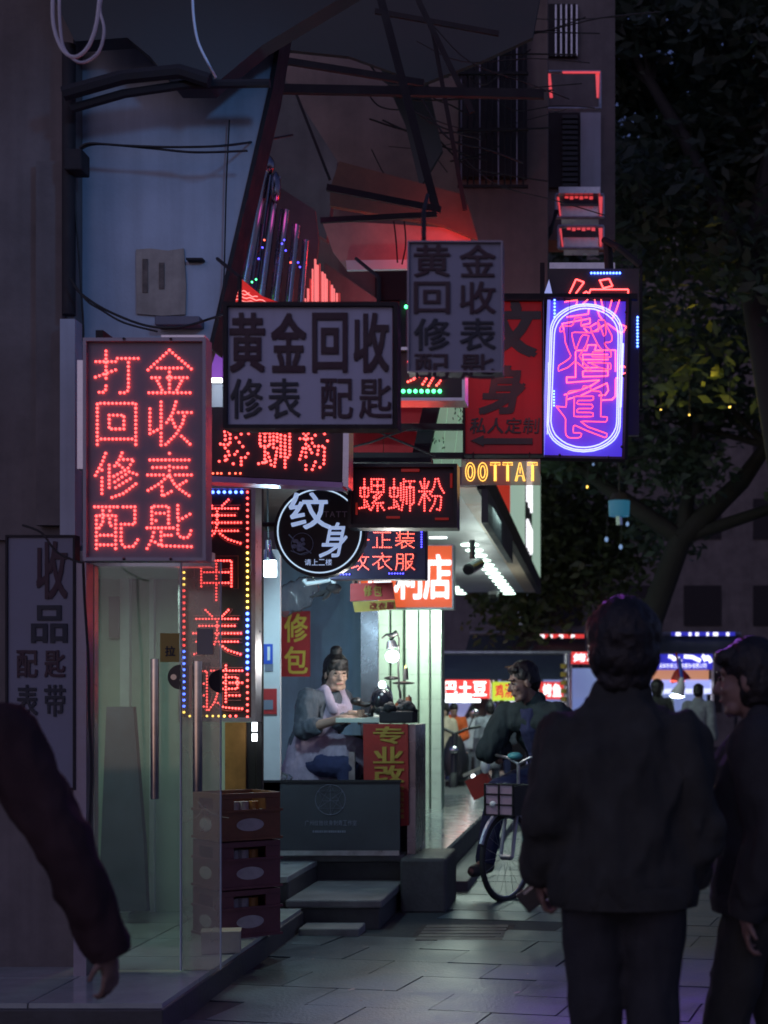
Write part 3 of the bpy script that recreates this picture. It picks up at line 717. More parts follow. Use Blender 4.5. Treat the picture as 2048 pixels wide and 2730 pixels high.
# steel bracket holding the neon sign, from the apartment wall
nb = thing('sign_bracket', 'dark steel frame carrying the purple neon sign and the red tattoo board', 'sign bracket', P(1600, 800, 10))
MB().bpx(1235, 782, 1700, 797, 9.32, .05).build('bar', M['dark_steel'], nb)
MB().bpx(1232, 1214, 1450, 1226, 9.32, .05).build('bar', M['dark_steel'], nb)
for x in (1240, 1446): MB().bpx(x-6, 700, x+6, 1226, 9.42, .04).build('bar', M['dark_steel'], nb)
MB().bpx(1706, 700, 1713, 1090, 9.9, .04).build('bar', M['dark_steel'], nb)
MB().tube([P(1610, 640, 10), P(1650, 660, 9.9), P(1708, 708, 9.9)], .022).build('bar', M['dark_steel'], nb)
MB().tube([P(1620, 650, 10), P(1625, 730, 10)], .03).build('bar', M['dark_steel'], nb)
MB().bpx(1465, 700, 1640, 722, 10, .1).build('bar', M['alu'], nb)

# ------------------------------------------------------------------ dark beams across the lane, drainpipe, cables
be = thing('overhead_truss', 'dark overhead steel truss of crossing beams above the lane', 'truss', P(1000, 560, 9.6))
def beam(p, q, rpx, Y0=9.6, Y1=None, name='beam'):
    Y1 = Y1 or Y0; a = P(*p, Y0); b = P(*q, Y1)
    r = rpx*.72*Y0/FPX; d = (b-a); L = d.length; ux = d.normalized()
    rot = Matrix((ux, Vector((0, 1, 0)), ux.cross(Vector((0, 1, 0))))).transposed()
    return MB().box((a+b)/2, (L, r*1.4, r*2), rot).build(name, M['dark_steel'], be)
beam((985, -120), (1165, 565), 15); beam((300, 228), (1450, 252), 16, 9.75); beam((560, 130), (1130, 222), 12, 9.9)
beam((872, 500), (1175, 560), 12, 9.5); beam((855, 588), (1165, 572), 10, 9.4); beam((1115, 0), (1260, 300), 10, 10.1)
beam((1150, 60), (1240, 560), 8, 10.2); beam((790, 250), (880, 480), 5, 10.3); beam((1000, 30), (1330, 90), 9, 10.4)
mb = MB(); mb.bb(-1.62, -.5, 9.5, 9.8, P(0, 205, 9.6).z, P(0, 110, 9.6).z)
gut = thing('torn_awning', 'dark drooping awning edge with hanging clutter across the top of the wall', 'awning', P(460, 200, 7.2))
poly_px([(-200, -700), (1100, -700), (1000, -60), (700, 120), (560, 235), (470, 235), (400, 150), (340, 100), (200, 110)], 7.2, .12).build('canvas', M['awning2'], gut)
MB().tube([P(170, 250, 7.1), P(330, 205, 7.1), P(480, 190, 7.1), P(560, 215, 7.1)], .035).build('pole', M['dark_steel'], gut)
MB().tube([P(190, 290, 7.15), P(330, 250, 7.15), P(500, 225, 7.15), P(720, 222, 7.15)], .022).build('pole', M['dark_steel'], gut)
dp = thing('drainpipe', 'dark drainpipe with a bracket box at the left edge of the blue wall', 'drainpipe', P(182, 1400, 7.3))
MB().tube([P(184, 120, 7.3), P(184, 840, 7.3)], .033, 12).build('pipe', M['dark_steel'], dp, smooth=True)
MB().bpx(170, 395, 218, 452, 7.22, .12).build('bracket_box', M['dark_steel'], dp, bevel=.008)
MB().bpx(160, 850, 200, 1450, 7.25, .1).build('pilaster', M['plaster'], dp)
MB().bpx(96, 430, 165, 1400, 7.36, .05).build('pilaster', M['old_wall'], dp)

def cable(label, pts, r=.006, mt='cable', name='cable'):
    path = [P(*p) for p in pts]; sm = []
    n = len(path)
    for i in range(n-1):
        p0, p1, p2, p3 = path[max(0, i-1)], path[i], path[i+1], path[min(n-1, i+2)]
        for t in (0, .2, .4, .6, .8):
            sm.append(.5*((2*p1) + (p2-p0)*t + (2*p0-5*p1+4*p2-p3)*t*t + (3*p1-p0-3*p2+p3)*t**3))
    sm.append(path[-1])
    return tag(MB().tube(sm, r, 6).build(name, M[mt], smooth=True, loc=sm[0]), label, 'cable')
cable('white looped cable hanging at the top left, the wider loop', [(142, -40, 5.6), (142, 60, 5.6), (165, 130, 5.6), (200, 152, 5.6), (235, 125, 5.6), (258, 60, 5.6), (268, -40, 5.6)], .0068, 'cable_white')
cable('white looped cable hanging at the top left, dipping lowest', [(158, -40, 5.66), (160, 60, 5.66), (172, 130, 5.66), (215, 167, 5.66), (262, 140, 5.66), (278, 80, 5.66), (266, 20, 5.66), (282, -40, 5.66)], .0055, 'cable_white')
cable('single thin white cable hanging in front of the awning edge', [(513, -40, 6.2), (516, 40, 6.2), (528, 110, 6.2), (556, 170, 6.2), (575, 205, 6.3)], .0055, 'cable_white')
cable('pair of black cables strung across the blue wall, upper strand', [(212, 395, 7.3), (240, 382, 7.3), (330, 388, 7.3), (480, 392, 7.3), (620, 386, 7.3), (780, 360, 8.4)], .006)
cable('pair of black cables strung across the blue wall, lower strand', [(212, 400, 7.31), (260, 384, 7.31), (400, 395, 7.31), (520, 406, 7.31), (660, 402, 7.31)], .006)
cable('black cable sagging over the top of the red lettered sign', [(196, 760, 7.2), (225, 790, 7.2), (290, 830, 7.2), (390, 868, 7.2), (480, 872, 7.2), (560, 850, 7.2), (598, 838, 6.6)], .006)
cable('second black cable sagging just below the first over the lettered sign', [(186, 740, 7.2), (230, 800, 7.2), (270, 826, 7.2), (330, 860, 7.2), (420, 884, 7.2)], .005)
cable('thin black cable running down the left side of the blue wall', [(196, 380, 7.3), (202, 560, 7.3), (212, 700, 7.3), (222, 860, 7.3), (222, 910, 7.3)], .005)
cable('thin black cable running down the right side of the blue wall', [(612, 320, 7.5), (604, 480, 7.5), (600, 640, 7.5), (596, 760, 7.5), (580, 850, 7.5)], .004)
cable('black power cable hanging down beside the door post', [(222, 1500, 6.9), (226, 1600, 6.9), (236, 1760, 6.9), (238, 1900, 6.9), (244, 2050, 6.9), (238, 2250, 6.9)], .0065)
cable('thin dark wire from the lettered sign to the poster board', [(60, 1400, 6.8), (110, 1420, 6.8), (150, 1470, 6.8), (200, 1495, 6.8), (222, 1500, 6.8)], .005)
cable('crossed dark wires in front of the red hoarding, rising to the right', [(920, 1195, 10.3), (985, 1180, 10.3), (1040, 1160, 10.3), (1100, 1140, 10.3)], .008)
cable('crossed dark wires in front of the red hoarding, falling to the right', [(990, 1140, 10.35), (1040, 1165, 10.35), (1100, 1190, 10.35), (1160, 1215, 10.35)], .008)
for k, (x0, y0, x1, y1) in enumerate(((1235, 70, 1360, -60), (1255, 95, 1345, 0), (1222, 120, 1330, 20), (1020, 320, 1300, 430), (1200, 430, 1330, 390))):
    cable(('thin grey wire slanting up at the top of the lane, ' + ['highest strand', 'middle strand', 'lowest strand'][k]) if k < 3 else ['dark wire slanting down behind the steel frame', 'dark wire beside the looped cable bundle'][k-3],
          [(x0, y0, 12), ((x0+x1)/2, (y0+y1)/2+8, 12), (x1, y1, 12)], .007)
cable('wire hanging in front of the red soffit, the left one', [(1050, 590, 10.1), (1056, 640, 10.1), (1060, 700, 10.1)], .006)
cable('wire hanging in front of the red soffit, the right one', [(1078, 590, 10.1), (1082, 650, 10.1), (1072, 705, 10.1)], .006)
lamp('red_sign_glow', 'POINT', P(1195, 676, 9.95), 6.5, (1, .025, .015), .06)  # added red point lights for the sign glow, hidden among the boards
lamp('red_sign_glow', 'POINT', P(960, 770, 11.2), 5, (1, .04, .03), .08)

for k in range(26):
    rr = random.Random(50+k)
    x0 = rr.uniform(960, 1300); y0 = rr.uniform(-20, 420); x1 = x0 + rr.uniform(80, 330); y1 = y0 + rr.uniform(-60, 160); Y = rr.uniform(10.6, 12)
    c = cable('thin dark cable in the tangle at the top of the lane', [(x0, y0, Y), (x0*.6+x1*.4, (y0+y1)/2+rr.uniform(5, 40), Y), (x1, y1, Y), (x1+(x1-x0)*.5, y1+(y1-y0)*.4-rr.uniform(5, 30), Y)], rr.uniform(.003, .008))
    c['group'] = 'tangled cables above the lane'
lamp('wall_wash', 'SPOT', (-.2, 4.2, 4.6), 85, (.16, .45, 1), .15, None, None, R(34))  # added spot for the blue pool on the wall, source unseen
_w = bpy.data.objects['wall_wash']; _t = P(470, 570, 7.5); _w.rotation_euler = (_t - _w.location).to_track_quat('-Z', 'Y').to_euler()

mb = MB(); rr = random.Random(4)
for k in range(46):
    x = rr.uniform(-1.7, .9); y = rr.uniform(6.9, 13)
    if x < -1.0 and y > 9: x += 1.3
    a = rr.uniform(0, 3); l = rr.uniform(.006, .022); q = Matrix.Rotation(a, 3, 'Z')
    mb.add([Vector((x, y, .019)) + q @ Vector(v) for v in ((-l, -l*.4, 0), (l, -l*.3, .002), (l*.8, l*.5, .004), (-l*.7, l*.4, .001))], [(0, 1, 2, 3)])
tag(mb.build('litter', M['paper']), kind='stuff')
# ================================================================== SIGNS
def sign(name, label, cx, yb, Y, cat='sign', group=None): return thing(name, label, cat, P(cx, yb, Y), group)

# 1 -- tall LED sign nearest on the left
s1 = sign('led_sign', 'tall grey sign with eight red dotted characters in two columns', 385, 1495, 6.5)
MB().bpx(228, 906, 542, 1488, 6.5, .10).build('board', M['led_board'], s1)
frame_px(221, 900, 549, 1495, 6.475, 9, .10, 'frame', M['frame_grey'], s1)
for x in (330, 455):
    for y in (903, 1490): MB().ell(P(x, y, 6.47), .006).build('screw', M['black'], s1)
MB().bpx(206, 960, 221, 1250, 6.52, .08).build('side_rail', M['alu'], s1)
for i, row in enumerate(('打金', '回收', '修表', '配匙')):
    for j, ch in enumerate(row):
        x0 = (250, 390)[j]; y0 = (930, 1068, 1205, 1344)[i]
        hh = (122, 122, 125, 122)[i]
        led_char(ch, (x0, y0, x0+(122 if j == 0 else 124), y0+hh), 6.495, s1, M['led_red'], 10.6, 3.5, .015)
MB().bpx(430, 893, 545, 899, 6.52, .08).build('bracket', M['alu'], s1)
MB().bpx(255, 880, 275, 900, 6.55, .5).build('bracket', M['dark_steel'], s1)
lamp('led_glow', 'AREA', P(385, 1200, 6.15), .8, (1, .10, .07), .5, (R(-90), 0, 0), s1)

# 2 -- white board, lettered in dark maroon
s2 = sign('shop_sign', 'wide unlit white board with two rows of dark maroon characters', 828, 1140, 5.6)
MB().bpx(604, 815, 1046, 1132, 5.6, .07).build('board', M['sign_white'], s2)
frame_px(594, 804, 1060, 1142, 5.58, 11, .10, 'frame', M['dark_steel'], s2)
for j, ch in enumerate('黄金回收'):
    lettering('character', ch, (609+j*110, 828, 711+j*110, 1000), 5.598, M['letter_dark'], s2, bold=.022, fill=.93)
for j, (ch, x) in enumerate(zip('修表配匙', (612, 712, 852, 955))):
    lettering('character', ch, (x, 1006, x+92, 1120), 5.598, M['letter_navy'] if j < 2 else M['letter_dark'], s2, bold=.012, fill=.94)
for x in (640, 1010): MB().tube([P(x, 804, 5.64), P(x, 740, 5.64), P(x-60, 690, 6.6)], .008).build('hanger', M['dark_steel'], s2)

# 3 -- vertical board, the nearest
s3 = sign('shop_sign', 'tall unlit white board with faint dark characters in two columns', 1212, 990, 5.0)
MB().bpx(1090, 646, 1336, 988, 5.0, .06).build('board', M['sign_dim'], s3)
frame_px(1086, 641, 1340, 992, 4.985, 4, .085, 'frame', M['frame_grey'], s3)
for i, row in enumerate(('黄金', '回收', '修表', '配匙')):
    for j, ch in enumerate(row):
        x0 = (1100, 1222)[j]; y0 = 650 + i*98
        hh = 92 if i < 3 else 40
        if i < 3: lettering('character', ch, (x0, y0, x0+104, y0+hh), 4.998, M['letter_navy'] if i == 2 else M['letter_dark'], s3, bold=.012, fill=.93)
        else:
            a = P(x0+6, y0, 4.998); b = P(x0+98, y0+88, 4.998); mb = MB()
            put_char(mb, ch, a.x, b.x, P(0, 988, 4.998).z - .03, a.z, 4.998, .004, .012); mb.build('character', M['letter_dark'], s3)
MB().tube([P(1130, 640, 5.04), P(1130, 560, 5.3), P(1140, 520, 6.6)], .008).build('hanger', M['dark_steel'], s3)

# 4 -- partly broken noodle sign
s4 = sign('led_sign', 'dark noodle sign under the white board, several of its red dots burnt out', 735, 1290, 7.6)
MB().prism([P(555, 1085, 7.6), P(915, 1085, 7.6), P(912, 1284, 7.6), P(555, 1266, 7.6)], .10).build('board', M['led_dark'], s4)
MB().prism([P(916, 1085, 7.58), P(931, 1085, 7.58), P(929, 1298, 7.58), P(913, 1296, 7.58)], .14).build('side_frame', M['alu'], s4)
MB().prism([P(552, 1268, 7.57), P(913, 1286, 7.57), P(913, 1300, 7.57), P(552, 1284, 7.57)], .14).build('bottom_frame', mat('frame_purple', (.42, .28, .50), .4, .5, var=.2), s4)
led_char('螺', (583, 1112, 668, 1243), 7.595, s4, M['led_red'], 11, 3.6, .42)
led_char('蛳', (688, 1112, 776, 1250), 7.595, s4, M['led_red'], 9.5, 3.6, .04)
led_char('粉', (797, 1112, 875, 1256), 7.595, s4, M['led_red'], 11, 3.6, .06)
for x in (568, 580, 590, 612, 628, 641): led_lamp(P(x, 1262, 7.595), .0055, M['led_red_soft'], s4)
lamp('led_glow', 'AREA', P(735, 1200, 7.35), .5, (1, .08, .05), .4, (R(-90), 0, 0), s4)

# 5 -- nail and lash sign seen through the glass door
s5 = sign('led_sign', 'tall nail salon sign, outlined red characters inside a multicoloured dotted border', 585, 1925, 8.6)
MB().bpx(482, 1300, 668, 1915, 8.6, .10).build('board', M['led_dark'], s5)
frame_px(475, 1292, 681, 1924, 8.57, 11, .16, 'frame', M['alu'], s5)
led_char('美', (510, 1330, 648, 1452), 8.595, s5, M['led_red'], 8.2, 2.9)
led_char('甲', (524, 1488, 630, 1602), 8.595, s5, M['led_red'], 8.2, 2.9)
led_char('美', (510, 1624, 648, 1748), 8.595, s5, M['led_red'], 8.2, 2.9)
led_char('睫', (510, 1772, 650, 1896), 8.595, s5, M['led_red'], 8.2, 2.9)
# thin raised outlines round the characters
for ch, rc in (('美', (500, 1322, 658, 1460)), ('甲', (514, 1478, 640, 1612)), ('美', (500, 1616, 658, 1756)), ('睫', (502, 1764, 658, 1904))):
    vs, fs, outl, bb = glyph(ch, .03); a = P(rc[0], rc[1], 8.597); b = P(rc[2], rc[3], 8.597); mb = MB()
    for o in outl:
        mb.tube([(a.x+(b.x-a.x)*(x-bb[0])/(bb[1]-bb[0]), 8.594, b.z+(a.z-b.z)*(y-bb[2])/(bb[3]-bb[2])) for x, y in o], .0018, 4, closed=True)
    mb.build('outline_moulding', mat('moulding', (.5, .2, .2), .5, var=0) if 'moulding' not in bpy.data.materials else bpy.data.materials['moulding'], s5)
rr = 3.9*8.6/FPX
def bcol(y): return 'led_red' if y < 1462 else ('led_yellow' if y < 1625 else ('led_blue' if y < 1790 else 'led_red'))
y = 1312
while y < 1915:
    led_lamp(P(660, y, 8.595), rr*(1.15 if bcol(y) == 'led_blue' else .9), M[bcol(y)], s5); y += 16.2
y = 1510
while y < 1915:
    c = 'led_yellow' if y < 1560 or y > 1888 else ('led_red' if y < 1725 else 'led_blue')
    led_lamp(P(491, y, 8.595), rr*.9, M[c], s5); y += 16.2
for k in range(10): led_lamp(P(506+15.4*k, 1312, 8.595), rr*1.1, M['led_blue'], s5)
for k in range(9): led_lamp(P(506+15.4*k, 1909, 8.595), rr*.85, M['led_yellow' if k < 7 else 'led_red'], s5)
lamp('led_glow', 'AREA', P(575, 1600, 8.25), 1.0, (1, .09, .07), .4, (R(-90), 0, 0), s5)

# 6 -- round tattoo sign
s6 = sign('round_sign', 'round black tattoo sign with brushed characters inside a pale blue ring', 852, 1535, 8.3)
c6 = P(852, 1416, 8.3); px = 8.3/FPX
MB().cyl(c6+Vector((0, .09, 0)), c6, 122*px, n=48).build('disc', M['black'], s6, smooth=True)
mb = MB(); mb.tube([c6+Vector((111*px*math.cos(a*math.pi/30), -.004, 111*px*math.sin(a*math.pi/30))) for a in range(60)], .0042, 6, closed=True)
mb.build('ring', glow('ring_light', (.55, .75, 1), .9), s6)
wpr = glow('white_print_lit', (.45, .60, .95), .62, (.6, .65, .8))
lettering('character', '纹', (770, 1312, 880, 1412), 8.298, wpr, s6, bold=.012, fill=.98, shear=-.12)
lettering('character', '身', (858, 1392, 926, 1488), 8.298, wpr, s6, bold=.012, fill=.98, shear=.2)
lettering('lettering', 'TATTOO', (862, 1362, 960, 1380), 8.298, mat('print_dim', (.42, .38, .42), .6, var=0), s6, fill=.85)
lettering('lettering', '请上二楼', (812, 1490, 886, 1508), 8.298, wpr, s6, fill=.9)
mb = MB(); cc6 = P(806, 1450, 8.296)
mb.tube([cc6+Vector((29*px*math.cos(a*math.pi/16), 0, 29*px*math.sin(a*math.pi/16))) for a in range(32)], .0015, 4, closed=True)
for k in range(16):
    a = random.uniform(0, 6.28); rr_ = random.uniform(.0, 20)
    q = cc6+Vector((rr_*px*math.cos(a)-8*px, 0, rr_*px*math.sin(a)-3*px)); mb.ell(q, (random.uniform(4, 9)*px, .002, random.uniform(3, 6)*px), None, 8, 5)
mb.tube([P(770, 1425, 8.296), P(790, 1445, 8.296), P(830, 1475, 8.296)], .004, 5); mb.tube([P(775, 1468, 8.296), P(800, 1478, 8.296), P(826, 1470, 8.296)], .003, 5)
mb.build('emblem', mat('emblem_print', (.33, .42, .55), .6, var=.4, nscale=60), s6)
MB().tube([P(700, 1398, 8.34), P(735, 1398, 8.34)], .012).build('bracket', M['dark_steel'], s6)

# 7 -- sharp noodle sign
s7 = sign('led_sign', 'dark noodle shop sign with three complete bright red dotted characters', 1075, 1405, 8.0)
MB().bpx(936, 1244, 1212, 1400, 8.0, .12).build('board', M['led_dark'], s7)
frame_px(927, 1236, 1219, 1407, 7.97, 9, .15, 'frame', M['black'], s7)
for k, ch in enumerate('螺蛳粉'):
    led_char(ch, (957+k*79, 1274, 1027+k*79, 1364), 7.995, s7, M['led_red'], 6.6, 2.35)
for (x0, y0, x1, y1) in ((1070, 1250, 1118, 1257), (1200, 1262, 1206, 1300), (1030, 1376, 1066, 1382), (948, 1340, 953, 1372), (1160, 1380, 1196, 1386)):
    MB().bpx(x0, y0, x1, y1, 7.99, .01).build('dim_strip', bpy.data.materials.get('dim_strip') or glow('dim_strip', (.5, .02, .01), .25, (.2, .01, .01)), s7)
MB().bpx(940, 1220, 1150, 1232, 8.1, .1).build('bracket', M['dark_steel'], s7)
lamp('led_glow', 'AREA', P(1075, 1320, 7.8), .35, (1, .08, .05), .3, (R(-90), 0, 0), s7)

# 8 -- alteration sign
s8 = sign('led_sign', 'purple black alteration sign with two rows of thin red dotted characters', 1015, 1545, 10.0)
MB().bpx(878, 1398, 1136, 1545, 10.0, .12).build('board', mat('led_indigo_board', (.035, .025, .06), .5, var=.2), s8, bevel=.006)
for i, row in enumerate(('好正装', '改衣服')):
    for j, ch in enumerate(row):
        led_char(ch, (932+j*61, 1416+i*58, 984+j*61, 1462+i*58), 9.995, s8, M['led_red_soft'], 4.3, 1.5)
for (x0, y0, n, dx, dy) in ((985, 1403, 6, 6.6, 0), (1124, 1412, 8, 0, 6.6), (1038, 1529, 6, 7.4, 0), (900, 1531, 5, 8, 0)):
    for k in range(n): led_lamp(P(x0+k*dx, y0+k*dy, 9.995), .0052, M['led_deep_blue'], s8)
for x in (960, 1100): MB().tube([P(x, 1398, 10.05), P(x, 1300, 10.05)], .008).build('hanger', M['dark_steel'], s8)

# 9 -- convenience store sign
s9 = sign('lightbox_sign', 'orange convenience store lightbox with large white characters', 1090, 1620, 14.0)
MB().bpx(955, 1455, 1205, 1619, 14.0, .18).build('box', M['print_orange'], s9)
frame_px(952, 1451, 1209, 1623, 13.985, 4, .2, 'frame', M['alu'], s9)
for k, ch in enumerate('便利店'):
    lettering('character', ch, (972+k*78, 1476, 1048+k*78, 1600), 13.998, M['print_white'], s9, bold=.02, fill=.97, thick=.01)
lamp('sign_light', 'AREA', P(1090, 1530, 13.7), 3, (1, .35, .2), .5, (R(-90), 0, 0), s9)

# 10 -- sign with green dotted row
s10 = sign('led_sign', 'dark sign with a row of green lamps under a half hidden red character', 1140, 1065, 6.9)
MB().bpx(1010, 930, 1232, 1060, 6.9, .12).build('board', M['led_dark'], s10)
frame_px(1004, 925, 1240, 1068, 6.87, 8, .16, 'frame', M['alu'], s10)
led_char('场', (1086, 930, 1184, 1032), 6.895, s10, M['led_red'], 8.2, 3.2)
for k in range(9): led_lamp(P(1043+k*16.2, 1043, 6.895), .0095, M['led_green'], s10)
led_lamp(P(1083, 818, 6.895), .009, M['led_green'], s10)
MB().bpx(1066, 800, 1082, 930, 6.92, .04).build('hanger', M['dark_steel'], s10)

# 11 -- red tattoo board
s11 = sign('shop_sign', 'red board with black brushed tattoo characters and a black left arrow', 1340, 1215, 9.2)
MB().bpx(1240, 800, 1446, 1210, 9.2, .08).build('board', M['red_board'], s11)
lettering('character', '文', (1296, 800, 1442, 956), 9.198, M['black'], s11, bold=.034, fill=.97, shear=.12)
lettering('character', '身', (1284, 972, 1402, 1108), 9.198, M['black'], s11, bold=.032, fill=.97, shear=.18)
lettering('lettering', '私人定制', (1252, 1112, 1440, 1158), 9.198, M['black'], s11, bold=.012, fill=.92, shear=.1)
mb = MB(); mb.prism([P(x, y, 9.19) for x, y in ((1256, 1174), (1290, 1160), (1290, 1168), (1420, 1168), (1420, 1184), (1290, 1184), (1290, 1190))], .008); mb.build('arrow', M['black'], s11)
frame_px(1236, 797, 1449, 1213, 9.17, 4, .12, 'frame', M['dark_steel'], s11)
lamp('board_fill', 'POINT', P(1440, 1000, 8.7), 1.7, (1, .10, .16), .12, None, s11)  # added red fills that brighten the board beside the neon
lamp('board_fill', 'POINT', P(1275, 900, 8.8), 1.2, (1, .10, .10), .1, None, s11)

# 12 -- neon sign
s12 = sign('neon_sign', 'glowing blue violet neon sign with pink tube characters in a white rounded outline', 1560, 1222, 9.3)
def Z12(q, Y): return P(1440 + q[0]*.226, 740 + q[1]*.226, Y)
blue_panel = glow('neon_panel', (.035, .022, 1), .55, (.20, .12, .36))
MB().prism([Z12(q, 9.3) for q in ((95, 250), (1035, 262), (985, 2130), (20, 2110))], .03).build('panel', blue_panel, s12)
MB().prism([Z12(q, 9.27) for q in ((88, 262), (122, 262), (48, 2108), (22, 2108))], .03).build('side_strip', glow('side_lit', (.2, .24, .9), .8, (.5, .5, .8)), s12)
for (a, b) in (((80, 235), (1052, 248)), ((1046, 248), (998, 2150)), ((5, 2125), (1000, 2148)), ((80, 240), (8, 2130))):
    MB().tube([Z12(a, 9.29), Z12(b, 9.29)], .018, 4).build('frame_bar', M['dark_steel'], s12)
pink = [
 [(235,640),(232,585),(250,572),(385,572),(410,480),(430,470),(495,472),(478,570),(605,592),(608,650),(375,645),(378,690),(400,790),(422,860),(455,770),(495,675),(578,682),(540,800),(460,930),(520,1010),(605,1080),(575,1110),(415,985),(330,1060),(215,1105),(215,1040),(300,990),(370,935),(330,850),(305,780)],
 [(300,780),(285,625),(240,640)],
 [(610,635),(695,635),(680,502),(760,500),(790,580),(850,690),(850,740),(830,765),(750,765),(790,830),(840,870),(838,940),(612,935),(615,875),(745,875),(680,790),(612,650)],
 [(690,530),(715,590),(745,670),(735,690),(770,692),(778,640),(765,520)],
 [(605,1000),(838,1012),(832,1092),(690,1060),(600,1010)],
 [(190,1518),(310,1530),(312,1400),(340,1338),(500,1328),(510,1275),(590,1290),(612,1338),(722,1345),(715,1640),(797,1645),(790,1702),(475,1695),(560,1760),(788,1840),(785,1895),(560,1810),(395,1735),(390,1830),(495,1832),(475,1890),(340,1892),(300,1850),(302,1660),(190,1518)],
 [(630,1400),(405,1400),(400,1640),(625,1640),(625,1592),(425,1590),(440,1545),(625,1545),(625,1497),(430,1495),(447,1450),(630,1450),(630,1400)]]
for p in pink:
    MB().tube(along([Z12(q, 9.265) for q in p], .02), .0034, 6).build('neon_tube', M['neon_pink'], s12)
def stad(x0a, x1a, x0b, x1b, yt, yb, r):
    pts = []
    for k in range(13):
        a = math.pi - k*math.pi/12; pts.append(((x0a+x1a)/2 + (x1a-x0a)/2*math.cos(a), yt + r*.92 - r*.92*math.sin(a)))
    for k in range(13):
        a = -k*math.pi/12; pts.append(((x0b+x1b)/2 + (x1b-x0b)/2*math.cos(a), yb - r*.92 - r*.92*math.sin(a)))
    return pts
for (x0a, x1a, x0b, x1b, yt, yb) in ((122, 968, 82, 945, 312, 2055), (142, 948, 100, 925, 332, 2035), (170, 922, 128, 905, 362, 2005)):
    p = stad(x0a, x1a, x0b, x1b, yt, yb, 330)
    MB().tube(along([Z12(q, 9.262) for q in p], .03, True), .0042, 6, closed=True).build('neon_tube', M['neon_white'], s12)
for p in ([(975, 775), (945, 1530)], [(985, 775), (958, 1530)], [(100, 1000), (96, 1335)], [(92, 1480), (84, 1850)]):
    MB().tube([Z12(q, 9.262) for q in p], .003, 6).build('neon_tube', M['neon_white'], s12)
for (x, y) in ((290, 262), (870, 275), (1015, 410), (232, 2095), (805, 2120), (965, 1995), (985, 1160)):
    MB().ell(Z12((x, y), 9.26), .009, None, 8, 5).build('fixing', M['black'], s12)
for x in (350, 770): MB().tube([Z12((x, 250), 9.25), Z12((x-20, 800 if x < 500 else 1400), 9.25)], .0016, 4).build('wire', M['cable'], s12)
for y in range(265, 500, 40): led_lamp(Z12((172, y), 9.29), .007, M['led_blue'], s12)
for y in range(1340, 1520, 34): led_lamp(Z12((165, y), 9.29), .006, M['led_blue'], s12)
lamp('neon_glow', 'AREA', P(1560, 1010, 8.95), 22, (.40, .12, 1), .5, (R(-40), 0, R(14)), s12).data.spread = R(75)
for q in ((500, 760), (640, 960), (500, 1300), (530, 1560)): lamp('tube_glow', 'POINT', Z12(q, 9.17), .10, (1, .03, .06), .02, None, s12)

# 12b -- LED tattoo sign standing just behind the neon sign, its outline letters rising above it
s12b = sign('led_sign', 'dotted outline tattoo sign with blue end strips behind the purple neon sign', 1600, 1130, 9.6)
MB().bpx(1462, 716, 1704, 1160, 9.62, .06).build('board', M['led_dark'], s12b)
dots_top = [[(350,180),(425,20),(520,55),(425,185)], [(705,35),(815,15),(855,100),(745,125),(705,35)], [(515,185),(545,165),(580,190),(595,140),(1040,140),(1040,200),(940,205)]]
mb = MB()
for st_ in dots_top:
    for q in along(st_, 17): dot(mb, Z12((q.x, q.y), 9.61), .0056)
mb.build('led_character', M['led_red'], s12b, kind='stuff')
for k in range(10): led_lamp(P(1577+k*8.4, 728, 9.61), .0075, M['led_blue'], s12b)
for k in range(10): led_lamp(P(1700, 846+k*8.6, 9.61), .0075, M['led_blue'], s12b)
mb = MB()     # the part of its lettering that is mounted in front of the blue panel
dots = [[(295,285),(440,265),(430,310)], [(510,305),(560,262)], [(645,265),(655,310)], [(720,262),(750,400)], [(845,272),(820,370)], [(935,270),(900,380),(850,490)], [(320,465),(570,430),(575,380)], [(680,390),(700,450),(730,490)], [(280,610),(262,545),(590,482),(590,540),(500,560)], [(595,578),(660,540)], [(650,628),(755,560)], [(520,600),(560,645)], [(800,545),(925,635),(965,660)], [(935,545),(1020,580),(985,640)],
 [(435,860),(550,860),(565,795),(665,795),(645,858),(890,855),(890,1100)], [(420,875),(420,1175),(315,1175),(315,1240),(700,1210),(600,1280)], [(505,908),(795,908)], [(515,968),(800,966)], [(570,1005),(725,1003)], [(530,1065),(690,1062)], [(505,920),(505,1030)], [(505,1110),(505,1170),(800,1160),(800,1015)], [(520,1102),(790,1102)], [(490,1388),(640,1315),(790,1245),(805,1330),(770,1385),(700,1390)], [(330,1435),(400,1412)], [(290,1382),(400,1350),(500,1320),(600,1275)], [(945,1050),(990,1045),(1005,1060)], [(980,1135),(1005,1125)], [(915,1180),(892,1190),(888,1400),(850,1440),(735,1446)]]
for st_ in dots:
    for q in along(st_, 17): dot(mb, Z12((q.x, q.y), 9.285), .0042)
mb.build('led_character', M['led_red'], s12, kind='stuff')
MB().prism([P(x, y, 9.4) for x, y in ((1464, 745), (1472, 780), (1452, 780))], .02).build('light_gap', glow('gap_light', (.35, .4, .9), .7), s12b)

